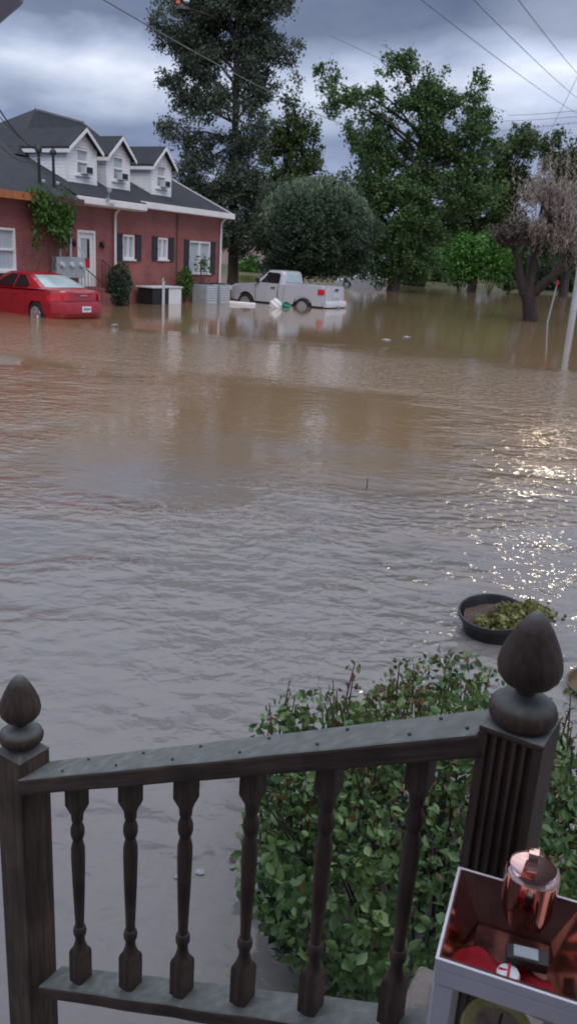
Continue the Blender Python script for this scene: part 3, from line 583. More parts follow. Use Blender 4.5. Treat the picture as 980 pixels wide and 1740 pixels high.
# ------------------------------------------------------------------ vehicles
def slices(profile, W, ymap, ss=(-1, -.985, -.95, -.89, -.8, -.68, -.5, -.25, 0, .25, .5, .68, .8, .89, .95, .985, 1)):
    """side profile repeated across the width; ymap(x, z, s) -> x, y, z"""
    bm = bmesh.new(); rings = [[bm.verts.new(ymap(x, z, s)) for x, z in profile] for s in ss]; n = len(profile)
    for a, b_ in zip(rings, rings[1:]):
        for i in range(n): bm.faces.new((a[i], a[(i + 1) % n], b_[(i + 1) % n], b_[i]))
    bm.faces.new(rings[0][::-1]); bm.faces.new(rings[-1]); o = MB(); o.bm.free(); o.bm = bm; return o
def arch(cx, cz, r, z0, n=9):
    """points of a wheel arch going forward along the sill (increasing x)"""
    a0 = math.asin(max(-1, min(1, (z0 - cz) / r))); return [(cx - r * math.cos(t), cz + r * math.sin(t)) for t in np.linspace(a0, PI - a0, n)]
def wheel(parent, x, y, r, wdt, side):
    q = MB(); q.lathe([(r * .62, -wdt / 2), (r * .93, -wdt / 2), (r, -wdt * .35), (r, wdt * .35), (r * .93, wdt / 2), (r * .62, wdt / 2)], 28, axis='y'); ty = q.build('wheel', MT['tyre'], parent, sm=40); ty.location = (x, y, r)
    q = MB(); q.lathe([(r * .64, side * wdt * .49), (r * .64, side * wdt * .54), (r * .56, side * wdt * .53), (r * .54, side * wdt * .505)], 24, axis='y')
    for k in range(5):
        a = 2 * PI * k / 5 + .3; ca, sa = math.cos(a), math.sin(a); yy_ = side * wdt * .55
        q.hexa([(-sa * .035, yy_ - .02, ca * .035), (sa * .035, yy_ - .02, -ca * .035), (ca * r * .58 + sa * .03, yy_ - .02, sa * r * .58 - ca * .03), (ca * r * .58 - sa * .03, yy_ - .02, sa * r * .58 + ca * .03),
                (-sa * .035, yy_ + .01, ca * .035), (sa * .035, yy_ + .01, -ca * .035), (ca * r * .58 + sa * .03, yy_ + .01, sa * r * .58 - ca * .03), (ca * r * .58 - sa * .03, yy_ + .01, sa * r * .58 + ca * .03)])
    q.lathe([(.06, side * wdt * .5), (.06, side * wdt * .60)], 10, axis='y'); q.build('rim', MT['rim'], ty, sm=30)

def sedan(name, label, loc, rz_, paint, group=None, extra=True):
    """x forward from the rear bumper, y to the left, z up from the road"""
    car = thing(name, label, 'car', loc, rz_, group); W = .91; r = .34; zs = .24
    prof = [(0.02, .34), (0.10, .26)] + arch(1.02, r, .40, zs) + arch(3.78, r, .40, zs) + [(4.72, .22), (4.84, .35), (4.86, .55), (4.78, .68), (4.5, .78), (3.9, .88), (3.35, .95), (3.0, .99), (2.0, 1.0), (1.2, 1.02), (.75, 1.045), (.35, 1.05), (.10, 1.045), (.06, .98), (.09, .80), (0.0, .62), (-.02, .48)]
    def ym(x, z, s):
        u = abs(s); e = max(0, u - .40) / .60; xc = x
        if x < .8: xc = x + (.8 - x) / .8 * .40 * e ** 2.4
        if x > 4.0: xc = x - (x - 4.0) / .86 * .42 * e ** 2
        wz = W * (1 - .035 * max(0, (z - .62) / .4) ** 2 - .05 * max(0, (.45 - z) / .25)) * (1 + .014 * math.exp(-((z - .66) / .10) ** 2))
        for cx in (1.02, 3.78): wz += .018 * math.exp(-((x - cx) / .5) ** 2) * (1 if z < .8 else .3)
        zz = z - (.05 * e ** 2.5 if z > .7 else 0)
        return Vector((xc, s * wz, zz))
    slices(prof, W, ym).build('body', paint, car, sm=38)
    cp = [(.62, 1.035), (1.12, 1.24), (1.55, 1.40), (1.95, 1.455), (2.4, 1.465), (2.75, 1.43), (3.05, 1.30), (3.62, .95)]
    def spl(P, m=4):
        P = [np.array(p_, float) for p_ in P]; out = []
        for i in range(len(P) - 1):
            p0, p1, p2, p3 = P[max(i - 1, 0)], P[i], P[i + 1], P[min(i + 2, len(P) - 1)]
            for t in np.arange(m) / m: out.append(tuple(.5 * ((2 * p1) + (p2 - p0) * t + (2 * p0 - 5 * p1 + 4 * p2 - p3) * t * t + (3 * p1 - p0 - 3 * p2 + p3) * t ** 3)))
        return out + [tuple(P[-1])]
    cp = spl(cp)
    def cm_(x, z, s, off=0):
        k = (z - 1.0) / .47; wz = .84 - .26 * k ** 1.15 if k > 0 else .84; e = max(0, abs(s) - .6) / .4
        xc = x + (.22 * e ** 2 if x < 1.6 else 0) * (1 - .3 * max(0, k)) - (.22 * e ** 2 if x > 2.7 else 0)
        return Vector((xc, s * (wz + off), z - .018 * e ** 2 * (1 if k > .5 else 0)))
    slices(cp, W, cm_).build('cabin', paint, car, sm=50)
    for sd in (-1, 1):
        for pts in ([(1.34, 1.06), (1.22, 1.13), (1.50, 1.32), (1.78, 1.395), (2.06, 1.41), (2.10, 1.05)], [(2.17, 1.05), (2.14, 1.41), (2.45, 1.415), (2.72, 1.375), (2.95, 1.25), (3.22, 1.04)]):
            q = MB(); P_ = [cm_(x, z, sd, .012) for x, z in pts]; q.poly(P_, (0, -sd * .01, 0)); q.build('side_window', MT['carglass'], car)
        q = MB(); q.box((2.98, sd * .86 - .1 * (sd < 0), 1.0), (3.10, sd * .86 + .1 * (sd > 0), 1.12)); q.build('wing_mirror', paint, car, bev=.03)
        for xh in (1.95, 2.98): q = MB(); q.box((xh - .10, sd * .915 - .02, .84), (xh + .08, sd * .915 + .02, .875)); q.build('door_handle', paint, car, bev=.008)
    def pan(x0_, z0_, x1_, z1_, w0, w1, off=.012):
        g_ = []
        for t in np.linspace(0, 1, 5):
            x = x0_ + (x1_ - x0_) * t; z = np.interp(x, [p_[0] for p_ in cp], [p_[1] for p_ in cp]); g_.append([cm_(x, z, s) + Vector((-.006 if x < 2 else .006, 0, off)) for s in np.linspace(-(w0 + (w1 - w0) * t), w0 + (w1 - w0) * t, 9)])
        q = MB(); vv = [[q.bm.verts.new(c_) for c_ in row] for row in g_]
        for a_, b_ in zip(vv, vv[1:]):
            for i in range(8): q.bm.faces.new((a_[i], a_[i + 1], b_[i + 1], b_[i]))
        return q
    pan(.72, 0, 1.50, 0, .90, .84).build('rear_window', MT['rearglass'], car, sm=60); pan(3.52, 0, 2.86, 0, .9, .86).build('windscreen', MT['carglass'], car, sm=60)
    for sd in (-1, 1):
        for z0_, z1_ in ((.78, .985),):
            q = MB(); g_ = [[ym(.075 - .01, z, s * sd) + Vector((-.020, 0, 0)) for s in np.linspace(.60, .985, 6)] + [ym(x, z, sd) + Vector((0, sd * .010, 0)) for x in (.20, .33)] for z in (z0_, (z0_ + z1_) / 2, z1_)]
            vv = [[q.bm.verts.new(c_) for c_ in row] for row in g_]
            for a_, b_ in zip(vv, vv[1:]):
                for i in range(7): q.bm.faces.new((a_[i], a_[i + 1], b_[i + 1], b_[i]))
            q.build('tail_lamp', MT['lampred'], car, sm=60)
    # bumper, plate, trunk line, door seams
    q = slices([(-.035, .42), (-.045, .60), (-.02, .70), (.05, .715), (.10, .42)], W, lambda x, z, s: ym(x, z, s) + Vector((0, 0, 0))); q.build('rear_bumper', paint, car, sm=40)
    q = MB(); q.box((-.062, -.16, .46), (-.048, .16, .62)); pl = q.build('number_plate', MT['plate'], car, bev=.004)
    q = MB(); [q.box((-.066, -.12 + i * .042, .515), (-.0635, -.12 + i * .042 + .024, .575)) for i in range(6)]; q.build('plate_mark', MT['shutter'], pl)
    q = MB(); q.box((.052, -.13, .90), (.075, .13, .925)); q.build('badge', MT['chrome'], car)
    for sd in (-1, 1):
        for xs_ in (1.50, 2.14, 3.18): MB().tube([ym(xs_, z, sd) + Vector((0, sd * .001, 0)) for z in np.linspace(.36, .99, 7)], .006, 4).build('door_seam', MT['black'], car)
    MB().tube([ym(.06, .765, s) + Vector((-.005, 0, 0)) for s in np.linspace(-.6, .6, 7)], .007, 4).build('boot_seam', MT['black'], car)
    q = MB(); q.tube([(1.62, 0, 1.42), (1.50, 0, 1.56)], .008, 5); q.build('antenna', MT['black'], car)
    q = MB(); q.box((.3, -.70, .2), (4.6, .70, .5)); q.build('underbody', MT['black'], car)
    for x in (1.02, 3.78):
        for sd in (-1, 1): wheel(car, x, sd * .832, r, .22, sd)
    return car

def pickup(name, label, loc, rz_):
    car = thing(name, label, 'pickup truck', loc, rz_); W = .98; r = .40; zs = .50; P_ = MT['silver']
    bed = [(.12, .50)] + arch(1.18, r, .50, zs) + [(2.16, .50), (2.16, 1.34), (.14, 1.36), (.10, 1.30), (.10, .62)]
    def ym(x, z, s):
        u = abs(s); e = max(0, u - .6) / .4
        xc = x + (.10 * e ** 2 if x < .5 else 0) - (max(0, x - 4.3) / .85 * .34 * e ** 2)
        wz = W * (1 - .03 * max(0, (z - .9) / .45) ** 2 - .03 * max(0, (.7 - z) / .3)); return Vector((xc, s * wz, z - (.03 * e ** 3 if z > 1.1 else 0)))
    for sd in (-1, 1):
        q = slices(bed, W, ym, ss=[sd * k for k in (.94, .97, .99, 1)]); q.build('bed_side', P_, car, sm=35)
    q = MB(); q.box((.20, -.92, .62), (2.14, .92, .70)); q.box((2.08, -.92, .70), (2.14, .92, 1.32)); q.build('bed_floor', MT['grey'], car)
    q = slices([(.06, .62), (.05, 1.0), (.07, 1.33), (.15, 1.33), (.15, .62)], W, lambda x, z, s: ym(x, z, s * .90)); tg = q.build('tailgate', P_, car, sm=35)
    q = MB(); q.box((.025, -.14, 1.16), (.046, .14, 1.24)); q.build('gate_handle', MT['black'], tg)
    q = MB(); q.box((.028, -.35, .86), (.047, .35, 1.02)); q.build('badge', MT['palemetal'], tg)
    front = [(2.18, .50)] + arch(4.15, r, .48, zs) + [(5.0, .48), (5.12, .55), (5.14, .80), (5.10, 1.08), (4.9, 1.17), (4.2, 1.24), (3.75, 1.28), (3.5, 1.30), (2.18, 1.30)]
    slices(front, W, ym).build('body', P_, car, sm=35)
    cp = [(2.20, 1.28), (2.25, 1.70), (2.29, 1.82), (2.42, 1.86), (3.0, 1.87), (3.20, 1.83), (3.85, 1.28)]
    def cm_(x, z, s, off=0):
        k = (z - 1.3) / .58; wz = .93 - .17 * max(0, k) ** 1.1; e = max(0, abs(s) - .6) / .4; return Vector((x + (.06 * e ** 2 if x < 2.4 else 0) - (.18 * e ** 2 if x > 3.1 else 0), s * (wz + off), z - .02 * e ** 2 * (k > .6)))
    slices(cp, W, cm_).build('cab', P_, car, sm=45)
    for sd in (-1, 1):
        q = MB(); q.poly([cm_(x, z, sd, .012) for x, z in ((2.42, 1.32), (2.42, 1.70), (2.50, 1.78), (3.08, 1.79), (3.30, 1.63), (3.58, 1.33))], (0, -sd * .01, 0)); q.build('side_window', MT['carglass'], car)
        q = MB(); q.box((3.42, sd * 1.03 - .10, 1.30), (3.54, sd * 1.03 + .10, 1.50)); q.build('wing_mirror', MT['black'], car, bev=.03)
        q = MB(); g_ = [[ym(.10, z, sd * s) + Vector((-.02, 0, 0)) for s in (.915, .96, 1.0)] + [ym(.24, z, sd) + Vector((0, sd * .012, 0)), ym(.34, z, sd) + Vector((0, sd * .012, 0))] for z in (.98, 1.10, 1.24)]
        vv = [[q.bm.verts.new(c_) for c_ in row] for row in g_]
        for a_, b_ in zip(vv, vv[1:]):
            for i in range(4): q.bm.faces.new((a_[i], a_[i + 1], b_[i + 1], b_[i]))
        q.build('tail_lamp', MT['lampred'], car)
        q = MB(); q.box((5.0, sd * .72 - .17, .86), (5.13, sd * .72 + .17, 1.06)); q.build('headlight', MT['lens'], car, bev=.03)
        q = MB(); q.box((2.60, sd * .985 - .02, 1.10), (2.80, sd * .985 + .02, 1.15)); q.build('door_handle', MT['black'], car, bev=.008)
        q = MB(); [q.tube([ym(x, .56, sd), ym(x, .9, sd) + Vector((0, sd * .002, 0)), ym(x, 1.27, sd)], .012, 4) for x in (2.46, 3.62)]; q.build('door_seam', MT['black'], car)
    q = MB(); q.poly([(2.185, -.70, 1.38), (2.185, .70, 1.38), (2.262, .56, 1.76), (2.262, -.56, 1.76)], (.02, 0, 0)); q.build('rear_window', MT['rearglass'], car)
    q = MB(); q.quad([cm_(3.80, 1.34, -.86) + Vector((.03, 0, 0)), cm_(3.80, 1.34, .86) + Vector((.03, 0, 0)), cm_(3.28, 1.79, .84) + Vector((.03, 0, .01)), cm_(3.28, 1.79, -.84) + Vector((.03, 0, .01))]); q.build('windscreen', MT['carglass'], car)
    q = slices([(-.08, .48), (-.09, .62), (-.04, .72), (.08, .72), (.08, .48)], W, lambda x, z, s: ym(x, z, s * .97)); q.build('rear_bumper', MT['palemetal'], car, sm=35)
    q = MB(); q.box((-.105, -.16, .55), (-.092, .16, .68)); q.build('number_plate', MT['plate'], car)
    q = MB(); q.box((.3, -.72, .35), (4.9, .72, .6)); q.build('chassis', MT['black'], car)
    for x in (1.18, 4.15):
        for sd in (-1, 1): wheel(car, x, sd * .86, r, .26, sd)
    return car

# red sedan: rear right corner sits low in the water beside the brick wing
th_ = R_(180 - 50 + 15)
cpos = at(146, 542, 0)
red = sedan('red_sedan', 'glossy red sedan with its rear wheel half under brown floodwater', (cpos[0], cpos[1], -.27), th_, MT['redpaint'])
tp = at(568, 519, 0); tp = np.array([1.55, 37.0, 0])
truck = pickup('pickup_truck', 'silver pickup truck with red tail lamps stranded in the flood', (tp[0], tp[1], -.44), R_(180 - 30))
sp_ = np.array([7.6, 74.0, 0])
car2 = sedan('silver_car', 'pale silver car far behind the pickup, mostly hidden by the vine covered tree', (sp_[0] , sp_[1], -.35), R_(178), MT['silver'])

# ------------------------------------------------------------------ trees
BK = MT['bark']
tree('tall_tree', 'tall airy grey green tree rising out of frame behind the brick house end', 'tree', (393, 500), 47,
     [(385, -140, 80, 60, .8), (330, -60, 70, 60, .8), (430, -60, 70, 60, .8), (380, 0, 70, 45, .9), (300, 25, 40, 38, 1), (450, 20, 45, 40, 1), (480, 75, 32, 35, 1), (400, 60, 60, 45, 1), (325, 75, 50, 40, 1), (295, 120, 28, 30, .9), (350, 130, 50, 38, .9), (430, 125, 45, 40, 1), (485, 140, 24, 18, .8),
      (310, 180, 38, 28, .9), (370, 190, 40, 35, .6), (430, 185, 35, 35, .9), (300, 225, 28, 24, .9), (350, 250, 42, 30, .7), (415, 245, 38, 35, .9), (330, 300, 42, 30, 1.2), (390, 310, 50, 35, 1.3), (430, 350, 40, 45, 1.3), (370, 370, 45, 38, 1.3), (400, 410, 38, 30, 1.1), (350, 340, 42, 35, 1.3)],
     LF['tall'], BK, .27, .165, dens=1.9, clump=.42, gap=-.20, trunk_top=(-.4, 0, 17.5), fork=(-.1, 0, 7.5))
tree('dark_tree', 'dark bushy green tree between the tall tree and the vine covered tree', 'tree', (470, 485), 57,
     [(490, 185, 22, 20), (470, 215, 30, 30), (515, 220, 28, 28), (535, 260, 20, 30), (490, 260, 45, 40), (460, 300, 40, 40), (525, 300, 30, 25), (480, 340, 55, 40)], LF['olive'], BK, .3, .22, dens=1.3, clump=.5, gap=-.25)
tree('round_tree', 'round sage green tree with feathery top right behind the pickup truck', 'tree', (509, 492), 44,
     [(535, 395, 85, 62, 1.4), (500, 400, 62, 60, 1.3), (580, 395, 52, 55, 1.4), (470, 390, 34, 42, 1.2), (530, 345, 62, 30, 1.2), (600, 370, 30, 40, 1.2), (540, 430, 80, 32, 1.4), (448, 365, 22, 26, 1), (622, 392, 26, 48, 1.1), (560, 322, 40, 16, 1.1), (490, 335, 34, 20, 1.1), (470, 450, 34, 16, 1), (600, 452, 34, 16, .8)], LF['dark'], BK, .30, .15, dens=1.5, clump=.34, gap=-.38, fork=(0, 0, 1.6), per=40)
# feathery upright shoots over that crown belong to it
rt = bpy.data.objects['round_tree']; pts = []
for k in range(2000):
    a = random.uniform(0, PI); px = 535 + 98 * math.cos(a) * random.uniform(.2, 1.0); h_ = math.sqrt(max(0, 1 - ((px - 535) / 102) ** 2)); py = 400 - 82 * h_ * random.uniform(.5, 1.10)
    dY = random.uniform(-1, 1) * 2.8 * math.sqrt(max(.02, 1 - ((px - 535) / 102) ** 2 - .4 * ((py - 400) / 85) ** 2)); c = atY(px, py, 44 + dY) - np.array(rt.location)
    pts.append(c + np.array([RNG.normal(size=14) * .05, RNG.normal(size=14) * .05, np.linspace(-.25, .30, 14)]).T)
pts = np.concatenate(pts); link('crown_shoots', leaf_mesh('crown_shoots', pts, RNG.uniform(.14, .26, len(pts)), up=(0, 0, 1, .75), aspect=.38, fold=False), LF['sage'], rt)
tree('vine_tree', 'large sprawling green tree wrapped in vines, standing in water right of the pickup', 'tree', (665, 497), 64,
     [(553, 130, 20, 26, .9), (575, 165, 28, 30, 1), (610, 190, 30, 34, 1), (640, 150, 24, 26, .9), (680, 110, 26, 26, 1.1), (700, 150, 30, 34, 1), (740, 140, 30, 36, .9), (722, 190, 45, 40, 1.2), (775, 170, 25, 30, .8), (810, 160, 24, 34, .8), (800, 215, 38, 34, .9), (840, 225, 20, 26, .7), (762, 240, 48, 36, 1.2), (610, 245, 34, 34, .9), (660, 230, 34, 40, 1), (700, 285, 55, 40, .9), (640, 300, 42, 40, 1), (770, 300, 45, 38, .8), (815, 280, 30, 30, .8), (670, 350, 52, 42, 1.4), (650, 400, 46, 40, 1.5), (720, 360, 36, 36, 1.0), (690, 440, 52, 34, 1.5), (650, 455, 26, 30, 1.3), (735, 420, 30, 40, 1.0), (820, 330, 34, 34, .9), (780, 345, 36, 30, .9), (845, 260, 22, 28, .8)],
     LF['mid'], BK, .42, .24, dens=1.35, clump=.52, gap=-.18, trunk_top=(1.5, 0, 13.0), fork=(.3, 0, 6.0))
tree('leaning_tree', 'olive green tree leaning in behind the vine covered tree above the bank shrubs', 'tree', (800, 484), 78,
     [(790, 330, 35, 50, .9), (830, 310, 32, 40, .9), (870, 290, 38, 34, .9), (885, 245, 28, 28, 1.4), (850, 350, 50, 40, 1.3), (800, 380, 45, 34, 1.3), (870, 390, 34, 34, 1.3), (750, 340, 26, 44, .9), (835, 270, 26, 30, .9), (890, 330, 24, 34, 1.2)], LF['olive'], BK, .38, .27, dens=1.7, clump=.6, gap=-.2, fork=(.3, 0, 4.5))
tree('right_tree', 'green tree at the right picture edge above the mauve tree', 'tree', (955, 500), 76,
     [(935, 240, 20, 28, 1.3), (928, 285, 15, 30, .9), (965, 290, 26, 34, 1), (990, 270, 26, 40, 1), (1010, 330, 34, 50, 1), (960, 350, 34, 36, 1.2), (940, 400, 40, 36, 1.1), (990, 400, 44, 40, 1.2), (905, 235, 16, 26, .9), (980, 300, 30, 30, 1.2), (950, 330, 24, 34, 1)], LF['olive'], BK, .36, .27, dens=1.8, clump=.58, gap=-.2, fork=(.3, 0, 4.5))
# far trees and bank shrubs
for i, (px, py, rx, ry, Y, lf, lab) in enumerate([
        (575, 330, 34, 36, 112, 'olive', 'distant small tree seen in the gap over the round sage tree'), (618, 345, 30, 44, 118, 'dark', 'distant dark tree filling the gap left of the vine covered tree'),
        (745, 400, 44, 50, 112, 'dark', 'distant dark tree low behind the trunk of the leaning tree'), (915, 425, 40, 40, 112, 'dark', 'distant dark tree behind the mauve tree trunk'), (985, 420, 50, 54, 116, 'dark', 'distant dark tree behind the utility pole'), (330, 390, 70, 50, 112, 'dark', 'distant dark tree half hidden by the brick house roof'), (440, 415, 40, 30, 116, 'dark', 'distant dark tree over the pickup cab')]):
    tree('distant_tree', lab, 'tree', (px, 478), Y, [(px, py, rx, ry, 1.2), (px - rx * .5, py + ry * .5, rx * .7, ry * .7, 1.2), (px + rx * .5, py + ry * .5, rx * .7, ry * .7, 1.2), (px, py + ry * .9, rx, ry * .6, 1.3)], LF[lf], BK, .35, .36, dens=1.1, clump=.9, gap=-.4, group='distant trees beyond the far bank', fork=(0, 0, 3))
for i, (px, py, rx, ry, Y, lf, lab) in enumerate([
        (742, 455, 30, 30, 90, 'mid', 'green shrub on the bank beside the vine covered tree roots'), (786, 440, 40, 42, 74, 'bright', 'bright green shrub on the far bank, left of the brightest one'), (836, 438, 38, 44, 73, 'bright', 'brightest green shrub on the far bank with yellowish top'),
        (868, 455, 34, 38, 76, 'mid', 'green shrub on the far bank just left of the mauve tree trunk'), (905, 468, 40, 36, 88, 'dark', 'dark shrub on the far bank behind the mauve tree trunk'), (948, 474, 36, 34, 87, 'dark', 'dark shrub on the far bank between mauve tree and pole'), (990, 478, 40, 34, 86, 'mid', 'dark green shrub on the far bank at the right edge'), (612, 462, 26, 20, 100, 'bright', 'small yellow green shrub behind the round tree, left of the silver car'), (424, 452, 18, 16, 92, 'bright', 'small green shrub before the pink tan building'), (700, 472, 30, 16, 84, 'olive', 'low tangled growth at the foot of the vine covered tree')]):
    c = atY(px, py, Y); rr_ = rx * Y / F * 1.03; rz_ = ry * Y / F * 1.03
    shrub('bank_shrub', lab, 'shrub', (c[0], c[1], max(.5, c[2])), (rr_, rr_ * .8, rz_), LF[lf], .30, int(3400 * rr_ / 2.4 * rz_ / 2.4) + 500, 'shrubs along the far bank', power=.5)
# far wood closing the horizon
pts = []
for k in range(2600):
    x = random.uniform(-170, 190); y = 175 + random.uniform(0, 25) + abs(x) * .1; hgt = 8.5 + 2.2 * math.sin(x * .09) + 1.6 * math.sin(x * .23 + 2)
    z = hgt * random.random() ** .8; pts.append(np.array([x, y, z]) + RNG.normal(size=(16, 3)) * np.array([1.3, 1.3, .9]))
pts = np.concatenate(pts); pts = pts[pts[:, 2] > .2]
tag(link('far_wood', leaf_mesh('far_wood', pts, RNG.uniform(.5, 1.1, len(pts)), fold=False, aspect=.7), LF['dark']), 'far wooded edge closing the view beyond the flood', 'woods', kind='stuff')

# mauve tree with forked limbs at the right
root = thing('mauve_tree', 'gnarled tree with dark forked trunk and drooping mauve brown foliage in the floodwater', 'tree', (9.74, 35.9, 0), 0)
o_ = np.array([9.74, 35.9, 0]); Yc = 35.9
def W_(px, py, dy=0): return atY(px, py, Yc + dy) - o_
mb = MB(); ft = W_(897, 500)
mb.tube([(-.02, 0, -.8), (0, 0, .1), W_(899, 520), ft, W_(896, 488)], [.40, .33, .29, .31, .27], n=14)
for pth, rd in (([W_(890, 500), W_(882, 470), W_(880, 440), W_(868, 415), W_(858, 395)], [.21, .16, .13, .09, .04]), ([W_(897, 500), W_(905, 460, .2), W_(911, 430, .3), W_(914, 400, .3), W_(920, 350, .3), W_(925, 320, .3)], [.20, .15, .11, .08, .06, .03]),
                ([W_(903, 502), W_(925, 480, -.3), W_(945, 462, -.5), W_(955, 440, -.5), W_(965, 420, -.5), W_(975, 380, -.4)], [.21, .18, .14, .1, .08, .04]), ([W_(945, 462, -.5), W_(965, 458, -.2), W_(990, 435, 0), W_(1010, 400, 0)], [.12, .09, .07, .03]),
                ([W_(880, 440), W_(893, 420, .6), W_(898, 400, .8)], [.10, .07, .03]), ([W_(868, 415), W_(852, 412, -.5), W_(846, 400, -.6)], [.09, .06, .02]), ([W_(896, 490), W_(900, 440, 1), W_(935, 380, 1.6), W_(950, 330, 1.8)], [.14, .1, .07, .03])):
    mb.tube(pth, rd, n=9)
blobs = [(945, 305, 40, 40, .8), (925, 340, 34, 45, 1.2), (890, 360, 20, 34, .4),  (955, 360, 45, 50, 1.3), (945, 385, 40, 36, 1.0), (985, 350, 45, 60, 1.3), (985, 395, 38, 36, 1.2), (915, 375, 18, 26, .4), (1020, 380, 45, 60, 1.2)]
P2 = []; P1 = []
for px, py, rx, ry, dn in blobs:
    for k in range(int(90 * dn)):
        a = RNG.normal(size=3) * .58; c = W_(px + a[0] * rx, py + a[1] * ry, a[2] * rx * .024 * 1.2); P1.append(c + np.array([RNG.normal(size=20) * .07, RNG.normal(size=20) * .07, -np.linspace(-.3, .35, 20)]).T)
        if k % 14 == 0: s = W_(935 + (px - 935) * .4, 440 + (py - 440) * .4); mb.tube([s, (s + c) / 2 + np.array([0, 0, .2]), c, c - np.array([0, 0, .5])], [.035, .025, .015, .006], n=4, cap=False)
for px, py, rx, ry, dn in ((862, 402, 20, 18, 1), (850, 395, 14, 14, .8), (878, 408, 18, 14, .7), (895, 392, 16, 14, .6)):
    for k in range(int(60 * dn)):
        a = RNG.normal(size=3) * .5; P2.append(W_(px + a[0] * rx, py + a[1] * ry, a[2] * .5) + RNG.normal(size=(14, 3)) * .09)
mb.build('trunk', MT['bark2'], root, sm=60)
P1 = np.concatenate(P1); P1 = P1[noise3(P1, 1.5) > -.25]; P2 = np.concatenate(P2)
link('crown', leaf_mesh('crown', P1, RNG.uniform(.08, .2, len(P1)), up=(0, 0, -1, .7), aspect=.28, fold=False), LF['mauve'], root); link('crown_sprays', leaf_mesh('crown_sprays', P2, RNG.uniform(.08, .16, len(P2)), fold=False), LF['mauve2'], root)
t = thing('marker_sign', 'thin white post with a small red sign leaning by the mauve tree', 'sign', (10.55, 36.0, 0))
q = MB(); q.tube([(-.1, 0, -.6), (.12, 0, 1.55)], .03, 7); q.build('sign_post', MT['pole'], t, sm=50)
q = MB(); q.poly([(.12, -.045, 1.46), (.20, -.045, 1.62), (.12, -.045, 1.78), (.04, -.045, 1.62)], (0, .012, 0)); q.build('sign_board', MT['lampred'], t)

# ------------------------------------------------------------------ pole and wires
pp = at(971, 524); UP = np.array([pp[0] + .1, pp[1], 0]); UP = UP * (50 / UP[1])
t = thing('utility_pole', 'pale grey utility pole with crossarms standing in water at the right edge', 'utility pole', UP)
q = MB(); q.tube([(0, 0, -.8), (0, 0, 11.6)], [.20, .13], 12); q.build('pole', MT['pole'], t, sm=50)
for z_ in (11.2, 10.5):
    q = MB(); q.box((-1.25, -.06, z_), (1.25, .06, z_ + .12)); ca = q.build('crossarm', MT['wiregrey'], t)
    q = MB(); [q.lathe([(.03, z_ + .12), (.05, z_ + .16), (.03, z_ + .2), (.05, z_ + .24), (.02, z_ + .28)], 8, (x, 0, 0)) for x in (-1.1, -.5, .5, 1.1)]; q.build('insulator', MT['grey'], ca, sm=40)
def wire(pa, pb, sag, rad, label, mat='wiregrey', group='overhead wires'):
    pa, pb = np.array(pa), np.array(pb); pts = [pa * (1 - t) + pb * t - np.array([0, 0, sag * 4 * t * (1 - t)]) for t in np.linspace(0, 1, 17)]
    o = MB().tube(pts, rad, 5).build('overhead_wire', MT[mat], sm=60); return tag(o, label, 'wire', group)
EP = lambda x, z: UP + np.array([x, 0, z])
def far(px, py, Y): return atY(px, py, Y)
wire(far(985, 196, 49), far(640, -60, 15), .12, .009, 'overhead wire from the pole up across the sky, lowest of the three'); wire(far(1000, 182, 50), far(745, -60, 15), .12, .009, 'overhead wire running up the sky, middle of the three at right')
wire(far(1010, 155, 50), far(835, -60, 15), .12, .009, 'overhead wire running up the sky, rightmost of the three')
for k, (a_, b_, l_) in enumerate([((1000, 186), (862, 196), 'short level wire over the right trees, top one'), ((1000, 196), (850, 206), 'short level wire over the right trees, middle one'), ((1000, 205), (850, 222), 'short level wire over the right trees, bottom one'), ((990, 110), (925, 240), 'wire crossing steeply down beside the right picture edge')]):
    wire(far(*a_, 52), far(*b_, 66), .05, .014, l_)
wire(far(150, -16, 20), far(620, 225, 46), .25, .016, 'dark overhead cable passing down through the tall tree')
wire(far(560, 60, 30), far(860, 190, 60), .1, .008, 'faint wire above the vine covered tree')
for k, (a_, b_, sg, l_) in enumerate([((-60, 80), hw(-11.1, -.15, 4.75), .35, 'thick black service cable drooping to the left roof mast'), ((-60, 120), hw(-10.45, -.15, 4.7), .35, 'black service cable drooping low across the slate roof'), ((-60, 160), hw(-11.1, -.2, 4.6), .55, 'lowest black service cable over the left roof slope')]):
    wire(far(*a_, 16), b_, sg, .018 if k == 0 else .010, l_, 'wire', 'service cables to the house')
t = thing('street_lamp', 'street lamp head with dark hood, white lens and orange cell high in the tall tree', 'street lamp', (at(393, 500)[0] * 48.6 / at(393, 500)[1], 48.6, 0))
L0 = atY(312, 14, 43.2) - np.array(t.location)
q = MB(); q.tube([(0, 0, -.8), (-.25, 0, L0[2] + .3)], [.14, .10], 10); q.tube([(-.25, 0, L0[2] + .1), (L0[0] * .5, L0[1] * .6, L0[2] + .25), (L0[0], L0[1], L0[2] + .08)], .03, 6); q.build('lamp_pole', MT['bark'], t, sm=50)
q = MB(); q.lathe([(.10, .16), (.24, .10), (.34, -.02), (.36, -.10)], 16, L0); q.build('lamp_hood', MT['black'], t, sm=50)
q = MB(); q.lathe([(.05, .30), (.10, .26), (.10, .16)], 10, L0 + np.array([-.25, 0, 0])); q.build('photocell', MT['orange'], t, sm=50)
q = MB(); q.lathe([(.03, .34), (.14, .28), (.14, .12), (.05, .06)], 12, L0 + np.array([.16, -.2, .1])); q.build('lens', MT['lens'], t, sm=50)

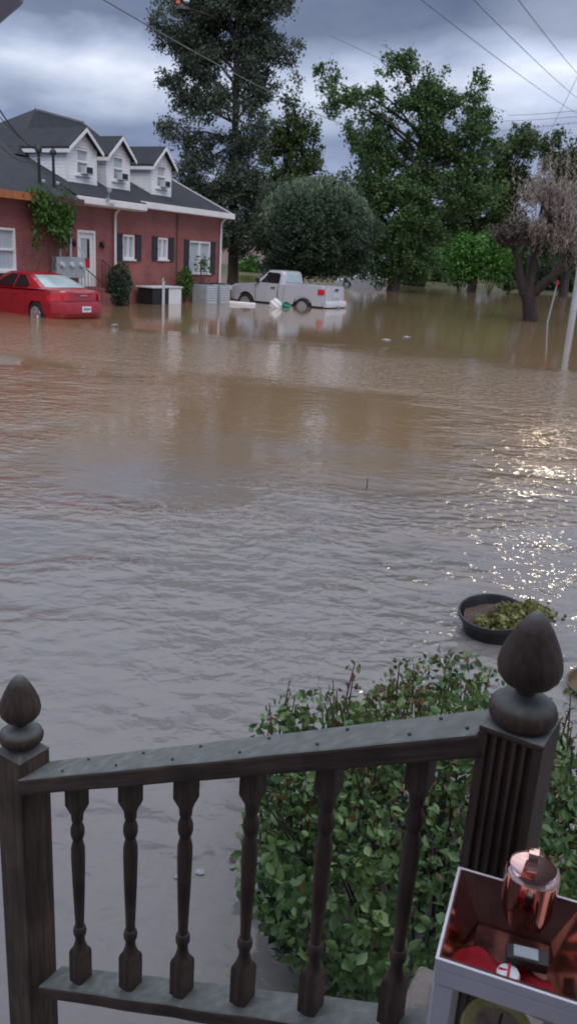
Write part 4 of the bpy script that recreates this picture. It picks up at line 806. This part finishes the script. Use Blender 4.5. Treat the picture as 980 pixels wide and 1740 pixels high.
# ------------------------------------------------------------------ distant building and flotsam
c = atY(470, 470, 104); t = thing('pink_building', 'low pink tan building far off behind the trees and pickup', 'building', (c[0], c[1], 0))
q = MB(); wall_holes(q, -9, 9, -.5, 3.6, 0, .3, [(-5.4, -4.4, 1.2, 2.6), (3, 4, 1.2, 2.6), (-1.5, -.5, 0, 2.2)]); q.box((-9, .3, -.5), (-8.7, 7, 3.6)); q.box((8.7, .3, -.5), (9, 7, 3.6)); q.build('wall', MT['tan'], t)
q = MB(); q.hexa([(-9.5, -.5, 3.6), (9.5, -.5, 3.6), (9.5, 7.5, 3.6), (-9.5, 7.5, 3.6), (-8.5, 3, 5.0), (8.5, 3, 5.0), (8.5, 4, 5.0), (-8.5, 4, 5.0)]); q.build('roof', MT['grey'], t)
for x0 in (-5.4, 3):
    f = MB(); f.box((x0, -.03, 1.2), (x0 + .1, .2, 2.6)); f.box((x0 + .9, -.03, 1.2), (x0 + 1, .2, 2.6)); f.box((x0 + .1, -.03, 2.5), (x0 + .9, .2, 2.6)); f.box((x0 + .1, -.03, 1.2), (x0 + .9, .2, 1.3)); f = f.build('window', MT['trim'], t)
    p = MB(); p.quad([(x0 + .1, .1, 1.3), (x0 + .9, .1, 1.3), (x0 + .9, .1, 2.5), (x0 + .1, .1, 2.5)]); p.build('pane', MT['curtain'], f)
box('door', (-1.5, .05, 0), (-.5, .12, 2.2), MT['white'], t)
def blob(name, label, cat, c, s, mat, seed=0, sub=3, amp=.25):
    bm = bmesh.new(); bmesh.ops.create_icosphere(bm, subdivisions=sub, radius=1); rnd = random.Random(seed); ph = [rnd.uniform(0, 6) for _ in range(6)]
    for v in bm.verts:
        k = 1 + amp * (math.sin(v.co.x * 3 + ph[0]) * math.sin(v.co.y * 4 + ph[1]) + .5 * math.sin(v.co.z * 7 + ph[2] + v.co.x * 5)); v.co = Vector((v.co.x * s[0] * k, v.co.y * s[1] * k, v.co.z * s[2] * k))
    me = bpy.data.meshes.new(name); bm.to_mesh(me); bm.free(); smooth(me, 60); o = link(name, me, mat); o.location = [float(q_) for q_ in c]; return tag(o, label, cat)
c = at(468, 519); c = c * (34.6 / c[1]); blob('plastic_bag', 'white plastic bag floating against the side of the silver pickup', 'bag', (c[0], c[1], .10), (.24, .18, .26), MT['white'], 3, 4, .12)
c = at(412, 513) * (35.4 / at(412, 513)[1]); o = box('floating_board', (-.55, -.15, -.05), (.55, .15, .09), MT['white'], bev=.03); o.location = (c[0], c[1], .02); o.rotation_euler = (0, .03, .1); tag(o, 'white foam board floating by the front wheel of the pickup', 'board')
c = at(583, 517) * (38 / at(583, 517)[1]); t = thing('traffic_cone', 'small orange and white traffic cone sticking up behind the pickup bumper', 'traffic cone', (c[0], c[1], -.1))
MB().lathe([(.18, -.1), (.18, .0), (.13, .02), (.07, .50), (.03, .52)], 14).build('cone_body', MT['orange'], t, sm=30); MB().lathe([(.112, .20), (.093, .34)], 14).build('white_band', MT['white'], t, sm=30)
c = at(508, 515) * (35.6 / at(508, 515)[1]); o = MB().lathe([(.12, -.1), (.16, .0), (.17, .16), (.14, .17), (.13, .05)], 14, (0, 0, 0)).build('bucket', MT['teal'], sm=30); o.location = (c[0] - .55, c[1], .0); o.rotation_euler = (.5, .3, 0); tag(o, 'small teal bucket floating beside the pickup rear wheel', 'bucket')
c = at(622, 832); o = MB().tube([(0, 0, -.1), (.005, .01, .07), (.0, .0, .12)], [.008, .006, .003], 5).build('stick', MT['twig']); o.location = (c[0], c[1], 0); tag(o, 'tiny dark stick poking out of the open water', 'stick')
for i, (px, py, s, lab) in enumerate(((340, 1484, .016, 'pale fallen leaf floating behind the third baluster'), (302, 1492, .01, 'tiny pale leaf fragment floating near the third baluster'), (395, 1462, .013, 'dark fallen leaf floating left of the fourth baluster'), (655, 578, .15, 'pale foam patch drifting far out, left of its neighbour'), (690, 573, .13, 'pale foam patch drifting far out, right of its neighbour'), (195, 552, .10, 'pale scrap floating beside the red car'))):
    c = at(px, py); bm = bmesh.new(); vs = [bm.verts.new((s * math.cos(a) * (1.3 if k % 2 else .9), s * .8 * math.sin(a), .004 + .25 * s * (k % 3) / 3)) for k, a in enumerate(np.linspace(0, 2 * PI, 9)[:-1])]
    cc = bm.verts.new((0, 0, .006 + s * .12)); [bm.faces.new((cc, vs[k], vs[(k + 1) % 8])) for k in range(8)]; ext = bmesh.ops.solidify(bm, geom=list(bm.faces), thickness=.003 + s * .05)
    me = bpy.data.meshes.new('floating_leaf'); bm.to_mesh(me); bm.free(); o = link('floating_leaf' if s < .02 else 'floating_debris', me, MT['wax'] if i == 2 else MT['palemetal']); o.location = (c[0], c[1], .002); tag(o, lab, 'leaf' if s < .02 else 'debris')

# ------------------------------------------------------------------ stair railing
k_ = 1.15; A = CAM + ray(820, 1235) * k_; rd_ = ray(-1370, 1467); rd_ /= np.linalg.norm(rd_)
hd = np.array([rd_[0], rd_[1], 0]); hl = np.linalg.norm(hd); hd /= hl; SLP = rd_[2] / hl; RA = math.atan2(hd[1], hd[0])   # along the rail, descending
rail = thing('stair_railing', 'dark weathered wooden stair railing with turned balusters above the flood', 'railing', (A[0], A[1], A[2]), RA)
# local frame: +x runs down the stairs, y across, z up; origin on the middle of the top rail's upper surface
def ramp_board(name, x0, x1, w_, th_, ztop, slope, mat, bev=.005, seg=14):
    """board whose grain coordinate runs along object Z: built along z then laid down"""
    ln = (x1 - x0) / math.cos(math.atan(slope)); q = MB(); bm = q.bm; rings = []
    for i in range(seg + 1):
        s = i / seg * ln; j = .0012 * math.sin(i * 1.7) + .0008 * math.sin(i * 4.1)
        rings.append([bm.verts.new((x, y + (j if y < 0 else -j), s)) for x, y in ((-th_, -w_ / 2), (0, -w_ / 2), (0, w_ / 2), (-th_, w_ / 2))])
    for a, b_ in zip(rings, rings[1:]):
        for i in range(4): bm.faces.new((a[i], a[(i + 1) % 4], b_[(i + 1) % 4], b_[i]))
    bm.faces.new(rings[0][::-1]); bm.faces.new(rings[-1]); o = q.build(name, mat, rail, bev=bev)
    ux = Vector((math.cos(math.atan(slope)), 0, math.sin(math.atan(slope)))); up_ = Vector((-ux.z, 0, ux.x)); yv = Vector((0, 1, 0))
    mt = Matrix((( up_.x, yv.x, ux.x, x0), (up_.y, -yv.y * -1, ux.y, 0), (up_.z, yv.z, ux.z, ztop + slope * x0), (0, 0, 0, 1))); o.matrix_local = mt; return o
dR = Vector(rd_)
xend = 1.184 * k_ / 1.3 * hl
ramp_board('top_rail', -.004, xend + .01, .091, .035, .010, SLP, MT['wood'])
DROP = .547
ramp_board('bottom_rail', .02, xend - .02, .075, .030, -DROP, SLP, MT['wood'])
ts = [.105, .295, .48, .665, .84, 1.029]
for t_ in ts:
    x = t_ * k_ / 1.3 * hl; zt = SLP * x - .027; zb = SLP * x - DROP + .002; L_ = zt - zb; hw_ = .0172
    pf = [(0, 1, 1), (.11, 1, 1), (.125, .96, .6), (.150, .78, 0), (.160, .74, 0), (.182, .70, 0), (.192, .55, 0), (.205, .70, 0), (.222, .84, 0), (.245, .86, 0), (.265, .74, 0), (.275, .56, 0), (.290, .68, 0), (.315, .84, 0), (.36, .86, 0), (.5, .76, 0), (.70, .56, 0), (.712, .58, 0), (.718, .74, 0), (.735, .84, 0), (.752, .80, 0), (.765, .62, 0), (.785, .60, 0), (.805, .72, 0), (.825, .86, .2), (.835, .97, .8), (.85, 1, 1), (1.0, 1, 1)]
    q = MB(); q.lathe([(hw_ * r_ * (1), zt - L_ * f_ + (0)) for f_, r_, s_ in pf], 20, (0, 0, -zt), sq=[s_ for _, _, s_ in pf])
    o = q.build('baluster', MT['wood'], rail, sm=32); o.location = (x, 0, zt)
    # slanted ends hide inside the rails
def finial(parent, z, k=.86):
    q = MB(); q.lathe([(.034, 0), (.044, .004), (.052, .014), (.054, .024), (.050, .035), (.038, .045), (.022, .050), (.015, .054), (.015, .064), (.024, .068), (.038, .074), (.047, .086), (.050, .101), (.047, .119), (.039, .140), (.028, .162), (.017, .179), (.008, .189), (.002, .192)], 32)
    o = q.build('finial', MT['wood'], parent, sm=60); o.location = (0, 0, z); o.scale = (k, k, k); return o
def post(px_, top, bot, wd, flutes, cap):
    t = MB(); h_ = wd / 2
    if flutes:
        pts = [(-h_, h_), (-h_, -h_)]; n = 5; m_ = .010; g = (wd - 2 * m_) / n
        for i in range(n):
            a = -h_ + m_ + g * i; pts += [(a + g * .16, -h_), (a + g * .32, -h_ + .007), (a + g * .68, -h_ + .007), (a + g * .84, -h_)]
        pts += [(h_, -h_), (h_, h_)]
        t.poly([(x, y, bot) for x, y in pts], (0, 0, top - .010 - bot)); t.box((-h_ - .001, -h_ - .001, top - .0098), (h_ + .001, h_ + .001, top), bev=.004)
    else:
        t.box((-h_, -h_, bot), (h_, h_, top), bev=.005)
    return t
# newel posts (each its own part of the railing)
pr = atY(884, 1214, A[1] - .0); 
def newel(wx, wy, top, bot, wd, fl):
    v = np.array([wx, wy, 0]) - np.array([A[0], A[1], 0]); lx = v @ hd; ly = v @ np.array([-hd[1], hd[0], 0])
    q = post(0, top - A[2], bot - A[2], wd, fl, True)
    # flutes face the camera side
    o = q.build('newel_post', MT['wood'] if fl else MT['woodgrey'], rail, bev=0 if fl else 0)
    o.location = (lx, ly, 0); o.rotation_euler = (0, 0, 0 if not fl else PI)
    return o, lx, ly
# camera side of the rail is local +y or -y: find it
side = 1 if (np.array([-hd[1], hd[0], 0]) @ (CAM - A)) > 0 else -1
Rtop = A[2] + .028; o, lx, ly = newel(*(A - hd * .050)[:2], Rtop, .70, .086, True); o.rotation_euler = (0, 0, PI if side > 0 else 0)
finial(o, Rtop - A[2] - .002)
endp = A + rd_ * (1.184 * k_ / 1.3) + hd * .042; Ltop = endp[2] + .040
o, lx, ly = newel(endp[0], endp[1], Ltop, -.8, .081, False)
cp_ = MB(); cp_.hexa([(-.0437, -.0437, Ltop - A[2] + .001), (.0437, -.0437, Ltop - A[2] + .001), (.0437, .0437, Ltop - A[2] + .001), (-.0437, .0437, Ltop - A[2] + .001), (-.024, -.024, Ltop - A[2] + .021), (.024, -.024, Ltop - A[2] + .021), (.024, .024, Ltop - A[2] + .021), (-.024, .024, Ltop - A[2] + .021)])
cp_.build('post_cap', MT['wood'], o, bev=.004); finial(o, Ltop - A[2] + .019)
# nail heads on the top rail
q = MB()
for t_ in ts + [.0]:
    x = t_ * k_ / 1.3 * hl
    for dy in (-.022, .024): q.lathe([(.0028, -.001), (.0030, .0015), (.001, .002)], 8, (x + dy * .6, dy, SLP * x + .0115 + SLP * dy * .6))
q.build('nail_head', MT['black'], rail)

# porch slab the upper post and lantern stand on
Fz = .70; Fp = at(712, 1634, Fz); Np = at(652, 1760, Fz); e_ = (Np - Fp); e_ /= np.linalg.norm(e_); pr_ = np.array([-e_[1], e_[0], 0]); pr_ = pr_ if pr_[0] > 0 else -pr_
slb = MB(); c0 = Fp; c1 = Fp + e_ * 3.2; c2 = c1 + pr_ * 2.6; c3 = Fp + pr_ * .50; c3b = c3 
slb.hexa([(*c0[:2], -.9), (*c1[:2], -.9), (*c2[:2], -.9), (*c3[:2], -.9), (*c0[:2], Fz), (*c1[:2], Fz), (*c2[:2], Fz), (*c3[:2], Fz)])
o = slb.build('porch_slab', MT['concrete'], bev=.012); tag(o, 'rough grey concrete porch slab under the lantern and upper post', 'porch', kind='structure')
# painted board edging beside the lantern
pa = at(748, 1662, Fz + .02); pb = at(730, 1790, Fz + .02); q = MB(); q.tube([pa, pb], .0085, 10); o = q.build('white_rod', MT['white'], sm=50); tag(o, 'thin white rod lying on the concrete slab left of the lantern', 'rod')

# ------------------------------------------------------------------ lantern
LZ = 1.29; FL = at(759, 1633, LZ); BL = at(778, 1472, LZ); BR = at(977, 1530, LZ); ex = ((BR - BL) / np.linalg.norm(BR - BL)); ey = np.array([-ex[1], ex[0], 0]); S = .163
LO = BL - ey * S / 2 + ex * S / 2; LA = math.atan2(ex[1], ex[0])
lan = thing('lantern', 'white metal lantern with open polished copper top and red cloth inside', 'lantern', (LO[0], LO[1], Fz), LA); hgt = LZ - Fz; s_ = S / 2
q = MB()
for sx in (-1, 1):
    for sy in (-1, 1): x, y = sx * (s_ - .013), sy * (s_ - .013); q.box((x - .012, y - .012, .03), (x + .012, y + .012, hgt - .037))
q.box((-s_, -s_, 0), (s_, s_, .029))
for (a, b_) in (((-s_, -s_), (s_, -s_ + .004)), ((-s_, s_ - .004), (s_, s_)), ((-s_, -s_ + .0041), (-s_ + .004, s_ - .0041)), ((s_ - .004, -s_ + .0041), (s_, s_ - .0041))): q.box((*a, hgt - .036), (*b_, hgt - .0125))
q.build('frame', MT['lantern'], lan, bev=.0025)
for (a, b_) in (((-s_ + .027, -s_ + .008), (s_ - .027, -s_ + .011)), ((-s_ + .027, s_ - .011), (s_ - .027, s_ - .008)), ((-s_ + .008, -s_ + .027), (-s_ + .011, s_ - .027)), ((s_ - .011, -s_ + .027), (s_ - .008, s_ - .027))): q = MB(); q.box((*a, .03), (*b_, hgt - .037)); q.build('glass_pane', MT['clearglass'], lan)
# tray: outer white skin, inner copper walls sloping inward
def tray(o0, i0, zt, zb, mat, nm, inner):
    q = MB(); r0 = [(-o0, -o0, zt), (o0, -o0, zt), (o0, o0, zt), (-o0, o0, zt)]; r1 = [(-i0, -i0, zb), (i0, -i0, zb), (i0, i0, zb), (-i0, i0, zb)]
    for i in range(4):
        j = (i + 1) % 4; q.quad([r0[i], r0[j], r1[j], r1[i]])
    return q
q = MB(); zt, zb = hgt, hgt - .012
for i, (a, b_) in enumerate((((-s_, -s_), (s_, -s_ + .0035)), ((-s_, s_ - .0035), (s_, s_)), ((-s_, -s_ + .0036), (-s_ + .0035, s_ - .0036)), ((s_ - .0035, -s_ + .0036), (s_, s_ - .0036)))): q.box((*a, zb), (*b_, zt))
q.build('tray_rim', MT['lantern'], lan)
i1 = s_ - .0045; i2 = s_ - .036; z2 = hgt - .046
def wallq(a, b_, c, d): q = MB(); q.hexa([*[(p[0], p[1], p[2]) for p in (a, b_, c, d)], *[(p[0] * .985, p[1] * .985, p[2] + .0025) for p in (a, b_, c, d)]]); return q
T_ = [(-i1, -i1, hgt - .001), (i1, -i1, hgt - .001), (i1, i1, hgt - .001), (-i1, i1, hgt - .001)]; B4 = [(-i2, -i2, z2), (i2, -i2, z2), (i2, i2, z2), (-i2, i2, z2)]
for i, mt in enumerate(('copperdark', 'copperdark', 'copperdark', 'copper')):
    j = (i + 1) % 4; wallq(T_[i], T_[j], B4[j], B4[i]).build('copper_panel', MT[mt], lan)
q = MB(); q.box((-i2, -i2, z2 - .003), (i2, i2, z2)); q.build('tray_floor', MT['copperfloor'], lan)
# chimney drum and strap handle at the back of the tray
dc = at(890, 1560, Fz + z2) - LO; cx, cy = dc @ ex, dc @ ey; dz_ = .086
q = MB(); q.lathe([(.034, z2 + .001), (.0345, z2 + dz_ * .84), (.033, z2 + dz_ * .91), (.029, z2 + dz_ * .96), (.0285, z2 + dz_ * .93), (.020, z2 + dz_ * .90), (.004, z2 + dz_ * .89)], 40, (cx, cy, 0)); ch = q.build('chimney', MT['copper'], lan, sm=50)
q = MB(); hp = [(cx - .008, cy + .018 * math.cos(a), z2 + dz_ - .002 + .022 * math.sin(a)) for a in np.linspace(0, PI, 15)]
bmq = q.bm; rg = []
for (x, y, z), a in zip(hp, np.linspace(0, PI, 15)):
    ny, nz_ = math.cos(a), math.sin(a); rg.append([bmq.verts.new(v) for v in ((x, y, z), (x + .012, y, z), (x + .012, y + ny * .0025, z + nz_ * .0025), (x, y + ny * .0025, z + nz_ * .0025))])
for a, b_ in zip(rg, rg[1:]):
    for i in range(4): bmq.faces.new((a[i], a[(i + 1) % 4], b_[(i + 1) % 4], b_[i]))
q.build('handle', MT['copper'], ch)
# shapes added in the tray to imitate reflections in the copper
def lw_(x, y, z): 
    c, s = math.cos(LA), math.sin(LA); return (LO[0] + x * c - y * s, LO[1] + x * s + y * c, Fz + z)
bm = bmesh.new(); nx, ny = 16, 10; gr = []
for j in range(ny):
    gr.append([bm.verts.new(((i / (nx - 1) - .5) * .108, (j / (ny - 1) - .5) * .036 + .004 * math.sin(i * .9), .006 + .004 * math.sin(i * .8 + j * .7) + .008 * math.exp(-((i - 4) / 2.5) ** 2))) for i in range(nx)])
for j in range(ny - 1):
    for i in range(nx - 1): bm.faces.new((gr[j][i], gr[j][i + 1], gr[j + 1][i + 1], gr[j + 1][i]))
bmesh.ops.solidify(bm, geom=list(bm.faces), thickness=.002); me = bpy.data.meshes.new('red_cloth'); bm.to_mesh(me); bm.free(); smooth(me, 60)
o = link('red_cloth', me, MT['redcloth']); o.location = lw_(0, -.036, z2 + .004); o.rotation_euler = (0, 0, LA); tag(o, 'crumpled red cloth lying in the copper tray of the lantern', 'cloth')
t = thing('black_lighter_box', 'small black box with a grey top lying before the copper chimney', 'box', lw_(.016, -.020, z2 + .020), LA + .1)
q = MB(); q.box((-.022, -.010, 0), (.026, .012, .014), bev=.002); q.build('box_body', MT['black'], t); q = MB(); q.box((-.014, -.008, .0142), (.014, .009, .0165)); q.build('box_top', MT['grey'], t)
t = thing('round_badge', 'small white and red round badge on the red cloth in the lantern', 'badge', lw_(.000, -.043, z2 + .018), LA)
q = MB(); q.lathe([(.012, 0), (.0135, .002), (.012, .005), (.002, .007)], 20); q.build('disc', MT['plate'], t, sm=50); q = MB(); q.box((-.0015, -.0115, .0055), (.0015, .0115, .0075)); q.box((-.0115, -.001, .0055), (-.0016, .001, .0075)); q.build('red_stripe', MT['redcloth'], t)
cn = thing('candle', 'fat yellow candle with brown melted centre inside the white lantern', 'candle', lw_(0, 0, .03))
MB().lathe([(.044, 0), (.046, .01), (.046, .40), (.043, .410), (.032, .407)], 32).build('candle_body', MT['yellowwax'], cn, sm=50); MB().lathe([(.029, .4075), (.027, .4105), (.01, .4095)], 24).build('melted_wax', MT['wax'], cn, sm=50); MB().tube([(0, 0, .405), (.002, 0, .43)], .0018, 6).build('wick', MT['black'], cn)

# ------------------------------------------------------------------ hedge bush behind the railing
bx = thing('clipped_bush', 'clipped green bush with small leaves and russet tips behind the railing', 'bush', (.565, 2.24, 0))
pts = []; tries = 0
def inside(p):
    x, y, z = p; xx = (x - .0) / .60; yy_ = (y) / .66; top = .60 - .20 * xx ** 2 - .04 * yy_ ** 2 + .05 * math.sin(x * 9) + .03 * math.sin(y * 11 + x * 5)
    rr_ = (abs(xx) ** 2.6 + abs(yy_) ** 2.6) ** (1 / 2.6); wob_ = 1 + .07 * math.sin(math.atan2(y, x) * 7 + z * 6) + .04 * math.sin(z * 17 + x * 8)
    return rr_ < wob_ * (.80 + .26 * min(1, (z + .05) / .35)) and z < top and z > -.05, rr_, top
while len(pts) < 10500:
    p = (random.uniform(-.8, .8), random.uniform(-.8, .8), random.uniform(-.05, .72)); ok, rr_, top = inside(p)
    if not ok: continue
    edge = max(rr_, 1 - (top - p[2]) * 1.4)
    if random.random() < (edge ** 2.2) and math.sin(p[0] * 13 + 2 * math.sin(p[2] * 9)) + math.sin(p[1] * 12 + 1.5 * math.sin(p[0] * 10)) + math.sin(p[2] * 14 + p[0] * 4) > -1.45: pts.append(p)
pts = np.array(pts); sz = RNG.uniform(.026, .058, len(pts)) * RNG.uniform(.8, 1.1, len(pts)); hi = pts[:, 2] > .42
link('foliage', leaf_mesh('foliage', pts[~hi], sz[~hi], aspect=.62, fold=True), LF['hedge'], bx)
mixs = RNG.random(hi.sum()) < .35; ph_ = pts[hi]; sh_ = sz[hi]
link('foliage_top', leaf_mesh('foliage_top', ph_[~mixs], sh_[~mixs] * .85, aspect=.6, fold=True), LF['hedge'], bx)
mb = MB(); tips = [ph_[mixs]]
for k in range(60):
    a = random.uniform(0, 2 * PI); r_ = .62 * math.sqrt(random.random()); x, y = r_ * math.cos(a), r_ * math.sin(a); h_ = .44 + random.uniform(0, .1)
    m1 = (x * .35 + random.uniform(-.05, .05), y * .35 + random.uniform(-.05, .05), .02); m2 = (x * .8, y * .8, h_ * .55); mb.tube([(x * .15, y * .15, -.5), m1, m2, (x, y, h_)], [.009, .007, .005, .003], n=5)
for k in range(130):
    x, y = random.uniform(-.62, .66), random.uniform(-.1, .62); h_ = .52 + random.uniform(-.05, .10) - .1 * (x / .66) ** 2; lx_, ly_ = random.uniform(-.03, .03), random.uniform(-.03, .03)
    mb.tube([(x, y, h_ - .22), (x + lx_ * .6, y + ly_ * .5, h_ - .08), (x + lx_, y + ly_, h_)], [.0045, .0035, .002], n=4)
    m_ = random.randint(4, 11); tt = RNG.random((m_, 1)); tips.append(np.array([x + lx_, y + ly_, h_]) - tt * np.array([lx_ * .5, ly_ * .5, .15]) + RNG.normal(size=(m_, 3)) * np.array([.012, .012, .01]))
mb.build('stem', MT['bark'], bx); tips = np.concatenate(tips)
link('leaf_tips', leaf_mesh('leaf_tips', tips, RNG.uniform(.018, .036, len(tips)), up=(0, 0, 1, .55), aspect=.5, fold=True), LF['tips'], bx)

# ------------------------------------------------------------------ floating planter
pc = at(836, 1062, .05); t = thing('planter', 'black round plastic planter of wilting plants tilted in the floodwater', 'planter', (pc[0], pc[1], .05))
q = MB(); q.lathe([(.12, -.14), (.15, -.12), (.185, .05), (.197, .062), (.205, .075), (.203, .095), (.194, .095), (.185, .080), (.172, .03), (.165, .022), (.01, .022)], 40); pot = q.build('pot', MT['pot'], t, sm=40)
q = MB(); bm = q.bm; rings = []
for i in range(7):
    r_ = .17 * i / 6; rings.append([bm.verts.new((r_ * math.cos(a), r_ * math.sin(a), .045 + .012 * math.sin(a * 3 + i) * (i / 6) + .008 * math.sin(a * 5))) for a in np.linspace(0, 2 * PI, 25)[:-1]] if i else [bm.verts.new((0, 0, .05))])
for k in range(24): bm.faces.new((rings[0][0], rings[1][k], rings[1][(k + 1) % 24]))
for a, b_ in zip(rings[1:], rings[2:]):
    for k in range(24): bm.faces.new((a[k], b_[k], b_[(k + 1) % 24], a[(k + 1) % 24]))
q.build('soil', MT['soil'], t, sm=60)
pts = []
for cx, cy, rx, n_ in ((.02, -.10, .09, 420), (.12, -.05, .09, 420), (.17, .04, .07, 300), (-.06, -.09, .06, 200), (.24, .05, .07, 260), (.30, .0, .06, 200), (.08, .03, .06, 160)):
    u = RNG.normal(size=(n_, 3)) * np.array([rx, rx * .7, .022]) * .6; pts.append(u + np.array([cx, cy, .085 - .10 * max(0, math.hypot(cx, cy) - .18) * 3]))
pts = np.concatenate(pts); link('foliage', leaf_mesh('foliage', pts, RNG.uniform(.018, .045, len(pts)), aspect=.6, fold=True), LF['wilt'], t)
q = MB()
for k in range(26):
    a = random.uniform(-2.2, .8); q.tube([(.03 * math.cos(a), .03 * math.sin(a), .05), (.12 * math.cos(a), .10 * math.sin(a), .10), (.2 * math.cos(a) + .03, .14 * math.sin(a), .08)], [.004, .003, .0015], n=4)
q.build('stem', MT['wax'], t); t.rotation_euler = (R_(8), R_(-5), 0)
c = at(1009, 1176, 0); o = MB().lathe([(.08, -.1), (.12, .0), (.14, .03), (.145, .05), (.135, .05), (.12, .02), (.01, .015)], 28).build('clay_dish', MT['olive'], sm=40); o.location = (c[0], c[1], .01); o.rotation_euler = (.1, -.1, 0); tag(o, 'olive brown dish floating at the right edge below the planter', 'dish')

# unseen porch roof and wall, added to shade the railing and lantern
o = box('porch_roof', (-3.2, -2.4, 2.78), (3.2, .38, 2.90), MT['porch']); tag(o, 'lavender white porch ceiling above the photographer', 'porch roof', kind='structure')
o = box('porch_wall', (-3.2, -2.6, -.9), (3.2, -2.4, 2.78), MT['siding']); tag(o, 'white sided house wall behind the porch', 'wall', kind='structure')

# porch eave corner at the upper left, close to the camera
e0 = atY(-120, -160, .9); q = MB()
P4 = [atY(46, -60, .9), atY(43, 8, .9), atY(-4, 48, .9), atY(-260, 190, .9), atY(-260, -60, .9)]
q.poly(P4, (0, -.09, 0)); o = q.build('porch_eave', MT['porch'], bev=.004); tag(o, 'lavender white corner of the porch eave at the upper left', 'porch eave')

# ------------------------------------------------------------------ render settings
scene.render.engine = 'CYCLES'; scene.view_settings.view_transform = 'Standard'; scene.view_settings.look = 'None'; scene.view_settings.exposure = 0; scene.view_settings.gamma = 1
scene.cycles.max_bounces = 6; scene.cycles.diffuse_bounces = 3; scene.cycles.glossy_bounces = 3; scene.cycles.transmission_bounces = 4
scene.cycles.pixel_filter_type = 'BLACKMAN_HARRIS'; scene.cycles.filter_width = 1.9
